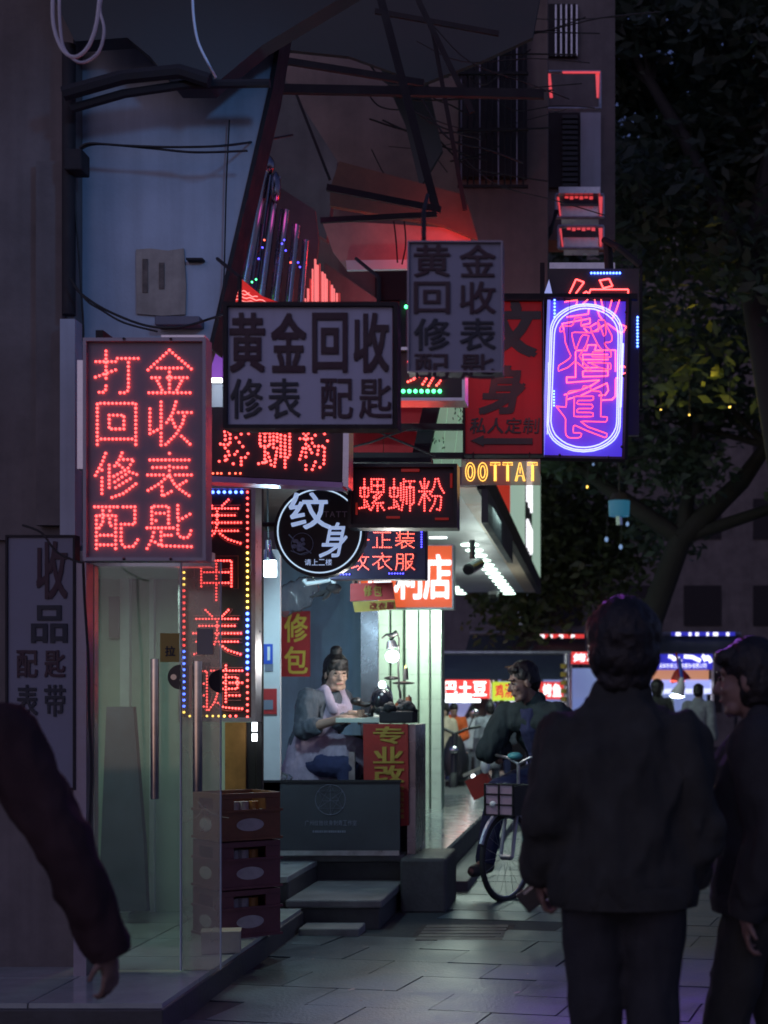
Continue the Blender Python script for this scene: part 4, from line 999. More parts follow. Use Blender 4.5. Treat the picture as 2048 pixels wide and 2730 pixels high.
# 13 -- mirrored TATTOO in yellow neon on clear acrylic
s13 = sign('neon_sign', 'clear panel with yellow neon letters reading tattoo backwards under the red board', 1335, 1292, 9.1)
MB().bpx(1230, 1224, 1441, 1293, 9.1, .012).build('panel', M['acrylic'], s13)
for k, ch in enumerate('OOTTAT'):
    x0 = 1240 + k*33.2; vs, fs, outl, bb = glyph(ch, 0)
    for scl, mz in ((1., 1), (.62, 1)):
        cx, cz = x0+14, 1258
        hw, hh = 13.0*(1 if ch != 'O' else .95), 24.5
        for o in outl[:1] if ch != 'O' else outl[:1]:
            pts = []
            for x, y in o:
                u = (x-bb[0])/(bb[1]-bb[0])*2-1; t = (y-bb[2])/(bb[3]-bb[2])*2-1
                if scl < 1:
                    if ch == 'O': u *= .5; t *= .66
                    else: continue
                pts.append(P(cx+u*hw, cz-t*hh, 9.09))
            if len(pts) > 2: MB().tube(pts, .0034, 6, closed=True).build('neon_tube', M['neon_yellow'], s13)
    if ch in 'TA':
        MB().tube([P(x0+14, 1236 if ch == 'T' else 1246, 9.09), P(x0+14, 1279 if ch == 'T' else 1262, 9.09)], .003, 6).build('neon_tube', M['neon_yellow'], s13)
for x in (1262, 1412): MB().tube([P(x, 1224, 9.1), P(x, 1206, 9.2)], .003).build('hanger', M['cable'], s13)
lamp('neon_glow', 'AREA', P(1335, 1258, 8.95), .25, (1, .55, .15), .3, (R(-90), 0, 0), s13)

# 14 -- small tilted hanging board
s14 = sign('hanging_board', 'small tilted red and gold alterations board hanging by a chain over the stall', 995, 1625, 10.4)
MB().prism([P(x, y, 10.4) for x, y in ((934, 1556), (1046, 1552), (1052, 1597), (934, 1603))], .02).build('board', M['red_board'], s14)
MB().prism([P(x, y, 10.4) for x, y in ((940, 1604), (1052, 1599), (1056, 1624), (946, 1632))], .02).build('board', M['gold_paint'], s14)
lettering('lettering', '修包', (968, 1558, 1020, 1592), 10.398, M['gold_paint'], s14, bold=.01)
lettering('lettering', '改衣服', (984, 1604, 1052, 1626), 10.398, M['red_cloth'], s14, bold=.01)
MB().tube([P(1066, 1530, 10.4), P(1056, 1560, 10.4)], .006).build('chain', M['alu'], s14)
MB().tube([P(960, 1556, 10.4), P(965, 1500, 10.4)], .004).build('chain', M['alu'], s14)

# 15 -- bag repair poster, small stickers on the column
s15 = sign('poster', 'red poster with two large yellow bag repair characters on the alcove wall', 787, 1805, 12.0)
MB().bpx(748, 1629, 827, 1804, 12.0, .01).build('sheet', M['red_board'], s15)
lettering('character', '修', (757, 1634, 822, 1714), 11.998, M['yellow_paint'], s15, bold=.014, fill=.96)
lettering('character', '包', (757, 1722, 822, 1798), 11.998, M['yellow_paint'], s15, bold=.014, fill=.96)
t = thing('sticker', 'blue sticker with a white strip on the white lamplit column', 'sticker', P(720, 1790, 10.58))
MB().bpx(702, 1717, 727, 1770, 10.585, .008).build('sheet', M['blue_print'], t); MB().bpx(713, 1724, 720, 1760, 10.58, .004).build('strip', M['white_paint'], t)
MB().bpx(706, 1770, 728, 1790, 10.59, .004).build('lower_sheet', M['poster_white'], t)
t = thing('poster', 'small red poster with a white square low on the white column', 'poster', P(718, 1905, 10.58))
MB().bpx(699, 1836, 738, 1904, 10.585, .008).build('sheet', M['red_board'], t); MB().bpx(703, 1866, 728, 1892, 10.58, .004).build('white_square', M['poster_white'], t)

# 16 -- poster board at the far left
s16 = sign('poster_board', 'pale poster board with dark characters beside the shop door at the far left', 110, 1920, 7.2)
MB().bpx(20, 1432, 195, 2100, 7.2, .05).build('board', M['poster_white'], s16)
frame_px(14, 1426, 200, 2106, 7.19, 6, .07, 'frame', M['dark_steel'], s16)
for ch, (x0, y0, x1, y1), mt in (('收', (96, 1440, 182, 1600), 'letter_dark'), ('品', (82, 1612, 182, 1716), 'letter_navy'), ('匙', (118, 1732, 176, 1808), 'letter_dark'), ('带', (118, 1824, 176, 1912), 'letter_navy'), ('配', (44, 1732, 102, 1808), 'letter_dark'), ('表', (44, 1824, 102, 1912), 'letter_navy')):
    lettering('character', ch, (x0, y0, x1, y1), 7.198, M[mt], s16, bold=.02, fill=.97)
pn = thing('paper_notice', 'torn weathered paper notice pasted on the blue wall', 'notice', P(425, 845, 7.52))
MB().prism([P(x, y, 7.535) for x, y in ((363, 665), (400, 662), (448, 668), (490, 662), (496, 760), (494, 838), (430, 842), (364, 836))], .012).build('sheet', M['paper'], pn)
MB().bpx(380, 690, 394, 780, 7.53, .004).build('stain', mat('stain', (.16, .12, .10), .9, var=.5, nscale=20), pn)
MB().bpx(424, 700, 438, 770, 7.53, .004).build('stain', bpy.data.materials['stain'], pn)
t = thing('wall_bracket', 'short dark bar fixed to the blue wall beside the paper notice', 'bracket', P(520, 690, 7.5))
MB().bpx(496, 687, 540, 692, 7.5, .06).build('bar', M['dark_steel'], t)
t = thing('wall_box', 'small dark cable box on the blue wall under the paper notice', 'cable box', P(470, 880, 7.48))
MB().bpx(412, 842, 532, 866, 7.46, .1).build('box', mat('box_grey', (.16, .15, .19), .6, var=.2), t, bevel=.006)

# 17 -- polished steel pipes and red ripple reflections as glowing panels between the wall and the signs
cl = thing('steel_cladding', 'bundle of polished steel pipes with red and violet reflections added as glow beside the blue wall', 'pipes', P(700, 800, 9.4))
for k, (xt, yt, xb, yb, r) in enumerate(((706, 440, 640, 810, 17), (668, 520, 615, 800, 13), (735, 470, 690, 815, 15), (760, 560, 730, 820, 13), (790, 600, 768, 820, 11), (815, 640, 800, 820, 9), (655, 620, 640, 820, 9), (700, 600, 672, 820, 10))):
    MB().tube([P(xt, yt, 9.3+.03*k), P(xb, yb, 9.3+.03*k)], r*9.3/FPX, 14).build('pipe', M['steel_mirror'], cl, smooth=True)
MB().ell(P(715, 440, 9.3), (.04, .05, .06)).build('elbow', M['steel_mirror'], cl, smooth=True)
MB().ell(P(736, 500, 9.3), (.03, .05, .10)).build('elbow', M['steel_mirror'], cl, smooth=True)
MB().prism([P(x, y, 9.75) for x, y in ((640, 560), (700, 470), (840, 560), (850, 640), (830, 820), (570, 820))], .03).build('backing_sheet', M['brown_wall'], cl)
lamp('violet_glow', 'POINT', P(790, 560, 9.25), .4, (.75, .08, .45), .06, None, cl)  # added violet light on the steel, no lamp there
vio = glow('violet_strip', (.10, .05, .9), .9); mag = glow('magenta_strip', (.8, .05, .45), .7)  # coloured reflections in the steel, put in as glowing strips
MB().prism([P(x, y, 9.2) for x, y in ((628, 600), (641, 600), (632, 650), (620, 650))], .02).build('glow_strip', vio, cl)
MB().prism([P(x, y, 9.2) for x, y in ((622, 655), (634, 652), (630, 690), (612, 700))], .02).build('glow_strip', mag, cl)
MB().prism([P(x, y, 9.15) for x, y in ((612, 622), (619, 622), (606, 672), (600, 672))], .02).build('glow_strip', glow('pale_strip', (.8, .75, .8), .8), cl)
MB().prism([P(x, y, 9.2) for x, y in ((676, 480), (690, 488), (697, 492), (682, 492))], .02).build('glow_strip', M['fascia_red'], cl)
for (x, y, c) in ((752, 650, 'led_deep_blue'), (762, 668, 'led_deep_blue'), (758, 640, 'led_deep_blue'), (700, 660, 'led_deep_blue'), (795, 700, 'led_deep_blue'), (800, 712, 'led_deep_blue'), (690, 690, 'led_deep_blue'), (705, 640, 'led_red_soft'), (775, 700, 'led_red_soft'), (683, 745, 'led_green'), (672, 752, 'led_green')):
    led_lamp(P(x, y, 9.18), .006, M[c], cl)  # sign lights reflected in the steel, put in as glowing dots
rp = thing('red_ripple_reflection', 'rippled red reflections in steel, built as a glowing panel by the white board', 'light panel', P(650, 930, 9.0))
redp = glow('red_reflection', (.75, .03, .03), .6, (.4, .03, .03)); redl = glow('red_ripple_glow', (1, .25, .22), 1.6)  # red neon reflected in corrugated steel, put in as glow
MB().prism([P(x, y, 9.05) for x, y in ((598, 735), (640, 740), (700, 790), (760, 812), (580, 812))], .03).build('panel', redp, rp)  # stands in for the red reflection in the steel, no panel here
MB().prism([P(x, y, 9.05) for x, y in ((582, 816), (640, 816), (640, 960), (600, 940), (556, 900))], .03).build('panel', redp, rp)  # stands in for the red reflection in the steel, no panel here
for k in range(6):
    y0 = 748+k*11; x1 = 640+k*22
    MB().tube([P(597-k*3+t*(x1-594+k*3)/14, y0+t*1.6+2.6*math.sin(t*1.9+k*2), 9.03) for t in range(15)], .0032, 5).build('ripple_line', redl, rp)
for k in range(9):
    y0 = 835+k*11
    MB().tube([P(570-k*1.5+t*4, y0+3*math.sin(t*1.3+k), 9.03) for t in range(9)], .003, 5).build('ripple_line', redl, rp)
MB().tube([P(602, 712, 9.0), P(612, 724, 9.0), P(622, 728, 9.0), P(636, 726, 9.0)], .006, 5).build('green_line', M['led_green'], rp)
pf = thing('pink_slat_panel', 'triangular pink lit panel of upright slats above the white board', 'light panel', P(860, 800, 9.6))
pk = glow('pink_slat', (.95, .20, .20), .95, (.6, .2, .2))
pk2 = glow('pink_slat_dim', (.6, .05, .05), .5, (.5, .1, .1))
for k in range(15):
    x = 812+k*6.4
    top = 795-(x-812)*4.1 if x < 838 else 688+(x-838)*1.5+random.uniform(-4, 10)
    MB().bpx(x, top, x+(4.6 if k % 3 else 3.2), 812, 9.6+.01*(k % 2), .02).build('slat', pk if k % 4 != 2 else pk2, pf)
vp = thing('violet_panel', 'violet lit panel with a white tube lamp beside the lettered sign', 'light panel', P(580, 1080, 8.6))
MB().bpx(535, 880, 600, 1010, 8.6, .05).build('panel', glow('violet_panel', (.13, .035, .30), .75, (.3, .1, .4)), vp)
MB().bpx(535, 1024, 600, 1090, 8.62, .05).build('lower_panel', M['plaster'], vp)
MB().tube([P(540, 1014, 8.5), P(592, 1014, 8.5)], .014).build('tube_lamp', M['tube_white'], vp)
lamp('tube_light', 'POINT', P(570, 1030, 8.4), 1.2, (.85, .92, 1), .05, None, vp)
MB().bpx(548, 1090, 560, 1290, 8.3, .05).build('side_strip', M['red_board'], vp)
# ================================================================== NEAR THINGS: door, crates, stall
gd = thing('glass_door', 'wide glass shop door leaf with a long steel handle and yellow pull sticker', 'glass door', P(360, 2590, 7.3))
MB().bpx(238, 1496, 479, 2585, 7.3, .012).build('pane', M['glass'], gd)
MB().bpx(479.5, 1496, 483, 2588, 7.295, .02).build('edge', mat('glass_edge', (.5, .6, .62), .15, var=.1), gd)
mb = MB(); mb.tube([P(413, 1757, 7.22), P(413, 2130, 7.22)], .020, 12); mb.build('handle', M['chrome'], gd, smooth=True)
for y in (1800, 2090): MB().cyl(P(413, y, 7.22), P(413, y, 7.3), .008).build('handle_post', M['chrome'], gd)
def half_disc(cx, cy, r, Y, side, t, n=14):
    pts = [(cx, cy-r)] + [(cx + side*r*math.sin(math.pi*k/n), cy - r*math.cos(math.pi*k/n)) for k in range(1, n)] + [(cx, cy+r)]
    return MB().prism([P(x, y, Y) for x, y in pts], t)
half_disc(480, 1805, 33, 7.28, -1, .05).build('lock', M['black'], gd)
MB().cyl(P(463, 1805, 7.275), P(463, 1805, 7.28), .014).build('keyhole', M['chrome'], gd)
stk = MB().bpx(427, 1688, 478, 1765, 7.293, .003).build('sticker', mat('sticker_yellow', (.36, .27, .06), .6, var=.1), gd)
lettering('sticker_text', '拉', (438, 1720, 470, 1752), 7.292, M['letter_navy'], gd, bold=.02, thick=.002)
gd2 = thing('glass_door', 'narrow glass shop door leaf in front of the nail salon sign', 'glass door', P(535, 2600, 7.35))
MB().bpx(484, 1496, 586, 2585, 7.36, .012).build('pane', M['glass_hazy'], gd2)
MB().bpx(586.3, 1496, 588.5, 2585, 7.355, .02).build('edge', bpy.data.materials['glass_edge'], gd2)
MB().tube([P(527, 1763, 7.28), P(527, 2110, 7.28)], .024, 12).build('handle', M['chrome'], gd2, smooth=True)
for y in (1800, 2080): MB().cyl(P(527, y, 7.28), P(527, y, 7.36), .008).build('handle_post', M['chrome'], gd2)
half_disc(587, 1816, 31, 7.33, -1, .05).build('lock', M['dark_steel'], gd2)
MB().bpx(525, 1676, 568, 1745, 7.35, .003).build('sticker', mat('sticker_grey', (.28, .27, .25), .6, var=.1), gd2)
dpst = thing('door_post', 'brushed metal door post catching violet and red light left of the glass door', 'door post', P(212, 2640, 7.2))
MB().bpx(196, 1500, 230, 2640, 7.2, .10).build('post', M['frame_grey'], dpst)
MB().bpx(231, 1500, 252, 2600, 7.5, .06).build('inner_post', M['pillar'], dpst)
# plank leaning inside
pk_ = tag(MB().prism([P(x, y, 8.9) for x, y in ((284, 1884), (355, 1884), (384, 2260), (392, 2430), (262, 2430))], .06).build('leaning_board', mat('board_grey', (.12, .13, .18), .6, var=.2), loc=P(330, 2440, 8.9)), 'dark tapering board leaning against the wall inside the glass door', 'board')
t = thing('wall_poster', 'faded dark strip poster on the shop wall behind the glass', 'poster', P(305, 1700, 9.38))
MB().bpx(290, 1590, 318, 1700, 9.39, .01).build('sheet', mat('poster_faded', (.28, .24, .27), .8, var=.3), t)
t = thing('wood_door', 'orange brown wooden door strip standing behind the crates', 'door', P(625, 2300, 9.2))
MB().bpx(600, 1926, 655, 2300, 9.2, .05).build('door_leaf', M['wood'], t)
MB().bpx(655, 1926, 682, 2300, 9.22, .05).build('jamb', M['dark_steel'], t); MB().bpx(560, 1926, 600, 2300, 9.25, .05).build('jamb', M['pale_wall'], t)

# beverage crates
cx, cyy = P(584, 2400, 8.3).x, 8.3
def crate(k, label, m):
    z0 = .152 + k*.272; root = thing('drink_crate', label, 'crate', (cx, cyy, z0), 'stacked drink crates by the step')
    rot = Matrix.Rotation(R(38), 3, 'Z')
    def bx(c, d): return MB().box(Vector((cx, cyy, z0)) + rot @ Vector(c), d, rot)
    W_, D_, H_ = .37, .36, .262
    # walls with hand hole, ribs and floor; the near corner is at the origin
    for nm, c, d in (('front_wall', (W_/2, .008, H_*.30), (W_, .016, H_*.60)), ('front_wall', (W_/2, .008, H_*.94), (W_, .016, H_*.12)), ('front_wall', (W_*.12, .008, H_*.74), (W_*.24, .016, H_*.28)), ('front_wall', (W_*.88, .008, H_*.74), (W_*.24, .016, H_*.28)),
                     ('side_wall', (.008, D_/2, H_*.30), (.016, D_-.034, H_*.60)), ('side_wall', (.008, D_/2, H_*.94), (.016, D_-.034, H_*.12)), ('side_wall', (.008, D_*.14, H_*.74), (.016, D_*.2, H_*.28)), ('side_wall', (.008, D_*.86, H_*.74), (.016, D_*.2, H_*.28)),
                     ('back_wall', (W_/2, D_-.008, H_/2), (W_, .016, H_)), ('side_wall', (W_-.008, D_/2, H_/2), (.016, D_-.034, H_)), ('floor', (W_/2, D_/2, .01), (W_-.034, D_-.034, .02))):
        bx(c, d).build(nm, m, root, bevel=.002)
    for q in range(2): bx((W_/2, -.005, H_*(.02+.60*q)), (W_+.02, .012, .014)).build('rib', m, root); bx((-.005, D_/2, H_*(.02+.60*q)), (.012, D_, .014)).build('rib', m, root)
    for b in range(3):    # bottle shoulders showing at the hand holes
        p = Vector((cx, cyy, z0)) + rot @ Vector((W_*(.34+.16*b), .09, .02)); MB().cyl(p, p+Vector((0, 0, .19)), .032, .030, 10).build('bottle', M['crate_label'] if b < 2 else M['wood'], root)
    o = MB()
    n = 22; c0 = Vector((cx, cyy, z0)) + rot @ Vector((W_/2, -.002, H_*.32))
    o.prism([c0 + rot @ Vector((.082*math.cos(2*math.pi*i/n), 0, .036*math.sin(2*math.pi*i/n))) for i in range(n)], .003).build('oval_label', M['crate_label'], root)
    o = MB(); c0 = Vector((cx, cyy, z0)) + rot @ Vector((-.003, D_/2, H_*.32))
    o.prism([c0 + rot @ Vector((0, .082*math.cos(2*math.pi*i/n), .036*math.sin(2*math.pi*i/n))) for i in range(n)], .003, 'x').build('oval_label', M['crate_label'], root)
for k, (lb, m) in enumerate((('maroon drink crate with an oval label, lowest of its stack', 'crate'), ('maroon drink crate with an oval label, middle of its stack', 'crate'), ('brown drink crate with bottles showing, topmost of its stack', 'crate2'))): crate(k, lb, M[m])
wb = thing('carton', 'small pale carton on the shop step in front of the crates', 'carton', P(590, 2550, 7.9))
rz = Matrix.Rotation(R(12), 3, 'Z')
c = P(590, 2560, 7.9); c.z = .152+.055
MB().box(c, (.20, .14, .11), rz).build('box', M['carton'], wb, bevel=.004)
MB().box(c+Vector((0, 0, .057)), (.205, .145, .006), rz).build('lid', M['carton'], wb)
tw = tag(MB().tube([P(490+35*t+22*math.sin(t*2.6), 2165+24*math.cos(t*2.2)-t*3, 8.25) for t in [i*.22 for i in range(14)]], .0022, 5).build('twine', M['paper'], smooth=True, loc=P(530, 2180, 8.25)), 'loose loop of pale twine hanging beside the crates', 'twine')
bg_ = thing('plastic_bag', 'crumpled clear plastic bag lying on top of the grey banner', 'bag', P(740, 2082, 10.7))
mb = MB(); mb.ell(P(735, 2073, 10.7), (.09, .07, .04)); mb.ell(P(758, 2075, 10.68), (.06, .05, .03))
o = blob('bag', mb, M['clear_film'], bg_, .008, 2, (.008, 16, 1), 3)

# grey banner of the tattoo studio in front of the stall
bn = thing('banner_board', 'low dark grey banner board with a circled geometric star emblem', 'banner', P(882, 2275, 10.6))
MB().bpx(695, 2085, 1066, 2272, 10.6, .03).build('sheet', M['banner_grey'], bn)
MB().bpx(728, 2268, 1064, 2281, 10.58, .04).build('bottom_rail', M['alu'], bn)
MB().bpx(692, 2080, 1068, 2086, 10.59, .05).build('top_rail', M['dark_steel'], bn)
ce = P(881, 2132, 10.596); rr = 40*10.6/FPX; mb = MB()
C = lambda a, f=1: ce + Vector((rr*f*math.sin(R(a)), 0, rr*f*math.cos(R(a))))
mb.tube([C(a) for a in range(0, 360, 10)], .0022, 4, closed=True)
for tri in ((0, 125, 235), (180, 305, 55)):
    mb.tube([C(a) for a in tri], .0020, 4, closed=True)
mb.tube([C(0), ce, C(180)], .0012, 4); mb.tube([C(262, .55), C(98, .55)], .0015, 4); mb.tube([C(305), ce, C(125)], .0010, 4); mb.tube([C(55), ce, C(235)], .0010, 4)
mb.build('emblem', M['banner_print'], bn)
lettering('lettering', '广州纹拾纹身刺青工作室', (812, 2186, 952, 2202), 10.598, M['banner_print'], bn, thick=.002, fill=.88)
mb = MB()
for k in range(15): mb.bpx(834+k*6, 2214, 834+k*6+random.uniform(3, 5), 2220, 10.596, .002)
mb.build('small_print', M['banner_print'], bn)

# counter, banner and tools
ct = thing('sewing_counter', 'dark mending counter with a pale table top and grey side panel', 'counter', P(1000, 2230, 10.9))
MB().prism([P(895, 1926, 10.75), P(1072, 1926, 10.75), P(1060, 1912, 11.5), P(915, 1912, 11.5)], .03, 'z').build('table_top', M['pillar'], ct)
a = P(1092, 1945, 10.85); b = P(1126, 2290, 10.85)
MB().bpx(1086, 1932, 1108, 2290, 10.72, .62).build('side_panel', M['steel_mirror'], ct)
MB().bpx(905, 1960, 1080, 2085, 11.4, .04).build('back_panel', M['dark_steel'], ct)
MB().bpx(930, 2005, 946, 2085, 10.9, .05).build('leg', M['alu'], ct)
MB().bpx(1060, 1935, 1090, 2280, 10.95, .05).build('leg', M['dark_steel'], ct)
bn2 = thing('stall_banner', 'dark red banner with yellow characters hanging from the front of the mending counter', 'banner', P(1028, 2230, 10.6))
MB().prism([P(x, y, 10.68) for x, y in ((968, 1930), (1088, 1930), (1090, 2200), (1058, 2204), (970, 2085))], .012).build('sheet', M['red_cloth'], bn2)
for ch, r_ in (('专', (994, 1936, 1078, 1984)), ('业', (994, 1990, 1078, 2036)), ('改', (996, 2040, 1080, 2088))):
    lettering('character', ch, r_, 10.678, M['gold_paint'], bn2, bold=.022, fill=.97)
mb = MB()
for k in range(6): 
    a = P(1064, 2096+k*15, 10.678); b = P(1078, 2107+k*15, 10.678); put_char(mb, '修包改衣换链'[k], a.x, b.x, b.z, a.z, 10.678, .003, .01)
mb.build('lettering', M['gold_paint'], bn2)
Zt = P(0, 1925, 10.9).z + .02
sm = thing('sewing_machine', 'small black sewing machine on the mending counter beside the seated woman', 'sewing machine', P(960, 1918, 11.0))
MB().bb(P(930,0,11).x, P(992,0,11).x, 10.95, 11.12, Zt, Zt+.04).build('bed', M['black'], sm, bevel=.008)
mb = MB(); mb.tube([P(985, 1915, 11.0), P(992, 1890, 11.0), P(1000, 1868, 11.0)], .022); mb.tube([P(1000, 1872, 11.0), P(975, 1880, 11.0), P(955, 1874, 11.0)], [.022, .018, .022]); mb.build('arm', M['black'], sm, smooth=True)
MB().ell(P(950, 1870, 11.0), (.045, .04, .03)).build('head', M['black'], sm, smooth=True)
MB().tube([P(940, 1880, 11.0), P(941, 1908, 11.0)], .004).build('needle_bar', M['chrome'], sm)
hl = thing('black_kettle', 'glossy round black pot standing on the mending counter', 'pot', P(1020, 1912, 10.9))
mb = MB(); mb.ell(P(1018, 1872, 10.9), (.085, .085, .10), None, 20, 14); mb.build('pot', mat('gloss_black', (.015, .015, .02), .08, var=0), hl, smooth=True)
MB().cyl(P(1018, 1845, 10.9), P(1018, 1838, 10.9), .03, .015).build('lid', bpy.data.materials['gloss_black'], hl, smooth=True)
MB().tube([P(1018+28*math.cos(a), 1862-34*math.sin(a), 10.85) for a in [i*.3 for i in range(11)]], .006).build('handle', M['chrome'], hl, smooth=True)
lp = thing('work_lamp', 'bright work lamp with a bare white bulb on a dark stand over the counter', 'lamp', P(1055, 1915, 11.0))
MB().ell(P(1046, 1750, 11.0), (.05, .05, .045), None, 18, 12).build('bulb', M['bulb'], lp, smooth=True)
MB().cyl(P(1046, 1728, 11.0), P(1042, 1708, 11.0), .045, .03).build('socket', M['alu'], lp)
MB().tube([P(1042, 1708, 11.0), P(1058, 1690, 11.0), P(1064, 1700, 11.02), P(1062, 1790, 11.03), P(1068, 1880, 11.03), P(1066, 1915, 11.03)], .007).build('stand', M['black'], lp, smooth=True)
MB().tube([P(1018, 1702, 11.0), P(1030, 1692, 11.0), P(1045, 1694, 11.0), P(1060, 1686, 11.0)], [.006, .008, .018, .022]).build('clamp', M['black'], lp, smooth=True)
lamp('bulb_light', 'POINT', P(1046, 1752, 10.9), 14, (1, .95, .88), .05, None, lp)
l2 = thing('machine_lamp', 'small bright white spot lamp above the black pot', 'lamp', P(1019, 1840, 10.95))
MB().ell(P(1019, 1825, 10.8), .026, None, 14, 9).build('bulb', M['bulb'], l2, smooth=True)
MB().tube([P(1022, 1822, 10.85), P(1034, 1830, 10.9), P(1042, 1850, 10.9), P(1038, 1880, 10.9)], .006).build('neck', M['chrome'], l2, smooth=True)
tr = thing('spool_tray', 'dark cluttered tray of tools and cloth at the end of the counter', 'tray', P(1050, 1925, 10.75))
MB().bb(P(1012,0,10.7).x, P(1103,0,10.7).x, 10.68, 10.95, P(0,1928,10.7).z, P(0,1896,10.7).z).build('box', M['dark_steel'], tr, bevel=.01)
mb = MB()
for k in range(12): mb.ell(P(random.uniform(1014, 1100), random.uniform(1878, 1900), random.uniform(10.7, 10.9)), (random.uniform(.03, .06), .05, random.uniform(.02, .035)), Matrix.Rotation(random.random(), 3, 'Y'), 8, 6)
blob('cloth_pile', mb, M['cloth_charcoal'], tr, .010, 2, (.006, 20, 1), 5)
dsc = thing('umbrella_plate', 'dark flat plate on a thin stand behind the work lamp', 'plate stand', P(1075, 1915, 11.2))
MB().ell(P(1076, 1821, 11.2), (.085, .05, .012)).build('plate', M['black'], dsc, smooth=True)
MB().ell(P(1045, 1808, 11.2), (.06, .04, .014)).build('plate', M['black'], dsc, smooth=True)
MB().tube([P(1062, 1826, 11.2), P(1068, 1850, 11.2), P(1066, 1915, 11.2)], .009).build('stand', M['black'], dsc)
for i, (x, y0, y1, r, m, lb) in enumerate(((1082, 1775, 1812, .020, 'black', 'dark thread spool with a yellow tip standing on the plate'), (1060, 1868, 1890, .022, 'crate2', 'brown thread spool on the tray, left one'), (1090, 1852, 1892, .026, 'crate2', 'brown thread spool on the tray, right one'))):
    sp = thing('thread_spool', lb, 'spool', P(x, y1, 11.0), 'thread spools')
    MB().cyl(P(x, y1, 11.0), P(x, y0+6, 11.0), r, r*.8, 12).build('thread', M[m], sp, smooth=True)
    MB().cyl(P(x, y0+6, 11.0), P(x, y0, 11.0), r*.5, r*.15, 10).build('tip', M['yellow_paint'] if i == 0 else M['black'], sp)
bl_ = thing('pendant_lamp', 'very bright white tube pendant lamp in front of the white column', 'lamp', P(718, 1530, 9.9))
MB().cyl(P(720, 1537, 9.9), P(720, 1496, 9.9), 17.5*9.9/FPX, n=20).build('bulb', M['bulb'], bl_, smooth=True)
MB().tube([P(720, 1496, 9.9), P(718, 1484, 9.9), P(716, 1466, 9.9), P(716, 1440, 9.9)], [.042, .036, .020, .018], 14).build('shade', M['chrome'], bl_, smooth=True)
MB().tube([P(716, 1440, 9.9), P(714, 1380, 9.9), P(714, 1300, 9.9)], .006).build('cord', M['cable'], bl_)
lamp('bulb_light', 'POINT', P(728, 1516, 9.72), 34, (.50, .84, 1), .05, None, bl_)
arm = thing('bracket_fan', 'white jointed bracket arm with a small dark three bladed fan under the round sign', 'fan', P(850, 1580, 10.6))
MB().tube([P(812, 1545, 10.6), P(818, 1556, 10.6), P(876, 1548, 10.6), P(888, 1544, 10.6), P(894, 1566, 10.6)], [.022, .016, .014, .020, .018], 10).build('arm', M['white_paint'], arm, smooth=True)
MB().ell(P(890, 1568, 10.6), (.055, .05, .035)).build('motor', M['dark_steel'], arm, smooth=True)
for (x, y) in ((826, 1592), (860, 1600), (905, 1580)):
    MB().tube([P(884, 1572, 10.6), P((884+x)/2, (1572+y)/2, 10.6), P(x, y, 10.6)], [.010, .022, .006], 8).build('blade', M['dark_steel'], arm, smooth=True)
cur = thing('clear_curtain', 'rolled up clear plastic curtain hanging behind the white column', 'curtain', P(790, 1640, 11.6))
mb = MB(); mb.ell(P(790, 1590, 11.7), (.14, .03, .12)); mb.ell(P(815, 1570, 11.7), (.10, .03, .10)); mb.ell(P(765, 1615, 11.7), (.06, .03, .09))
blob('sheet', mb, M['clear_film'], cur, .014, 2, (.015, 9, .4), 2)

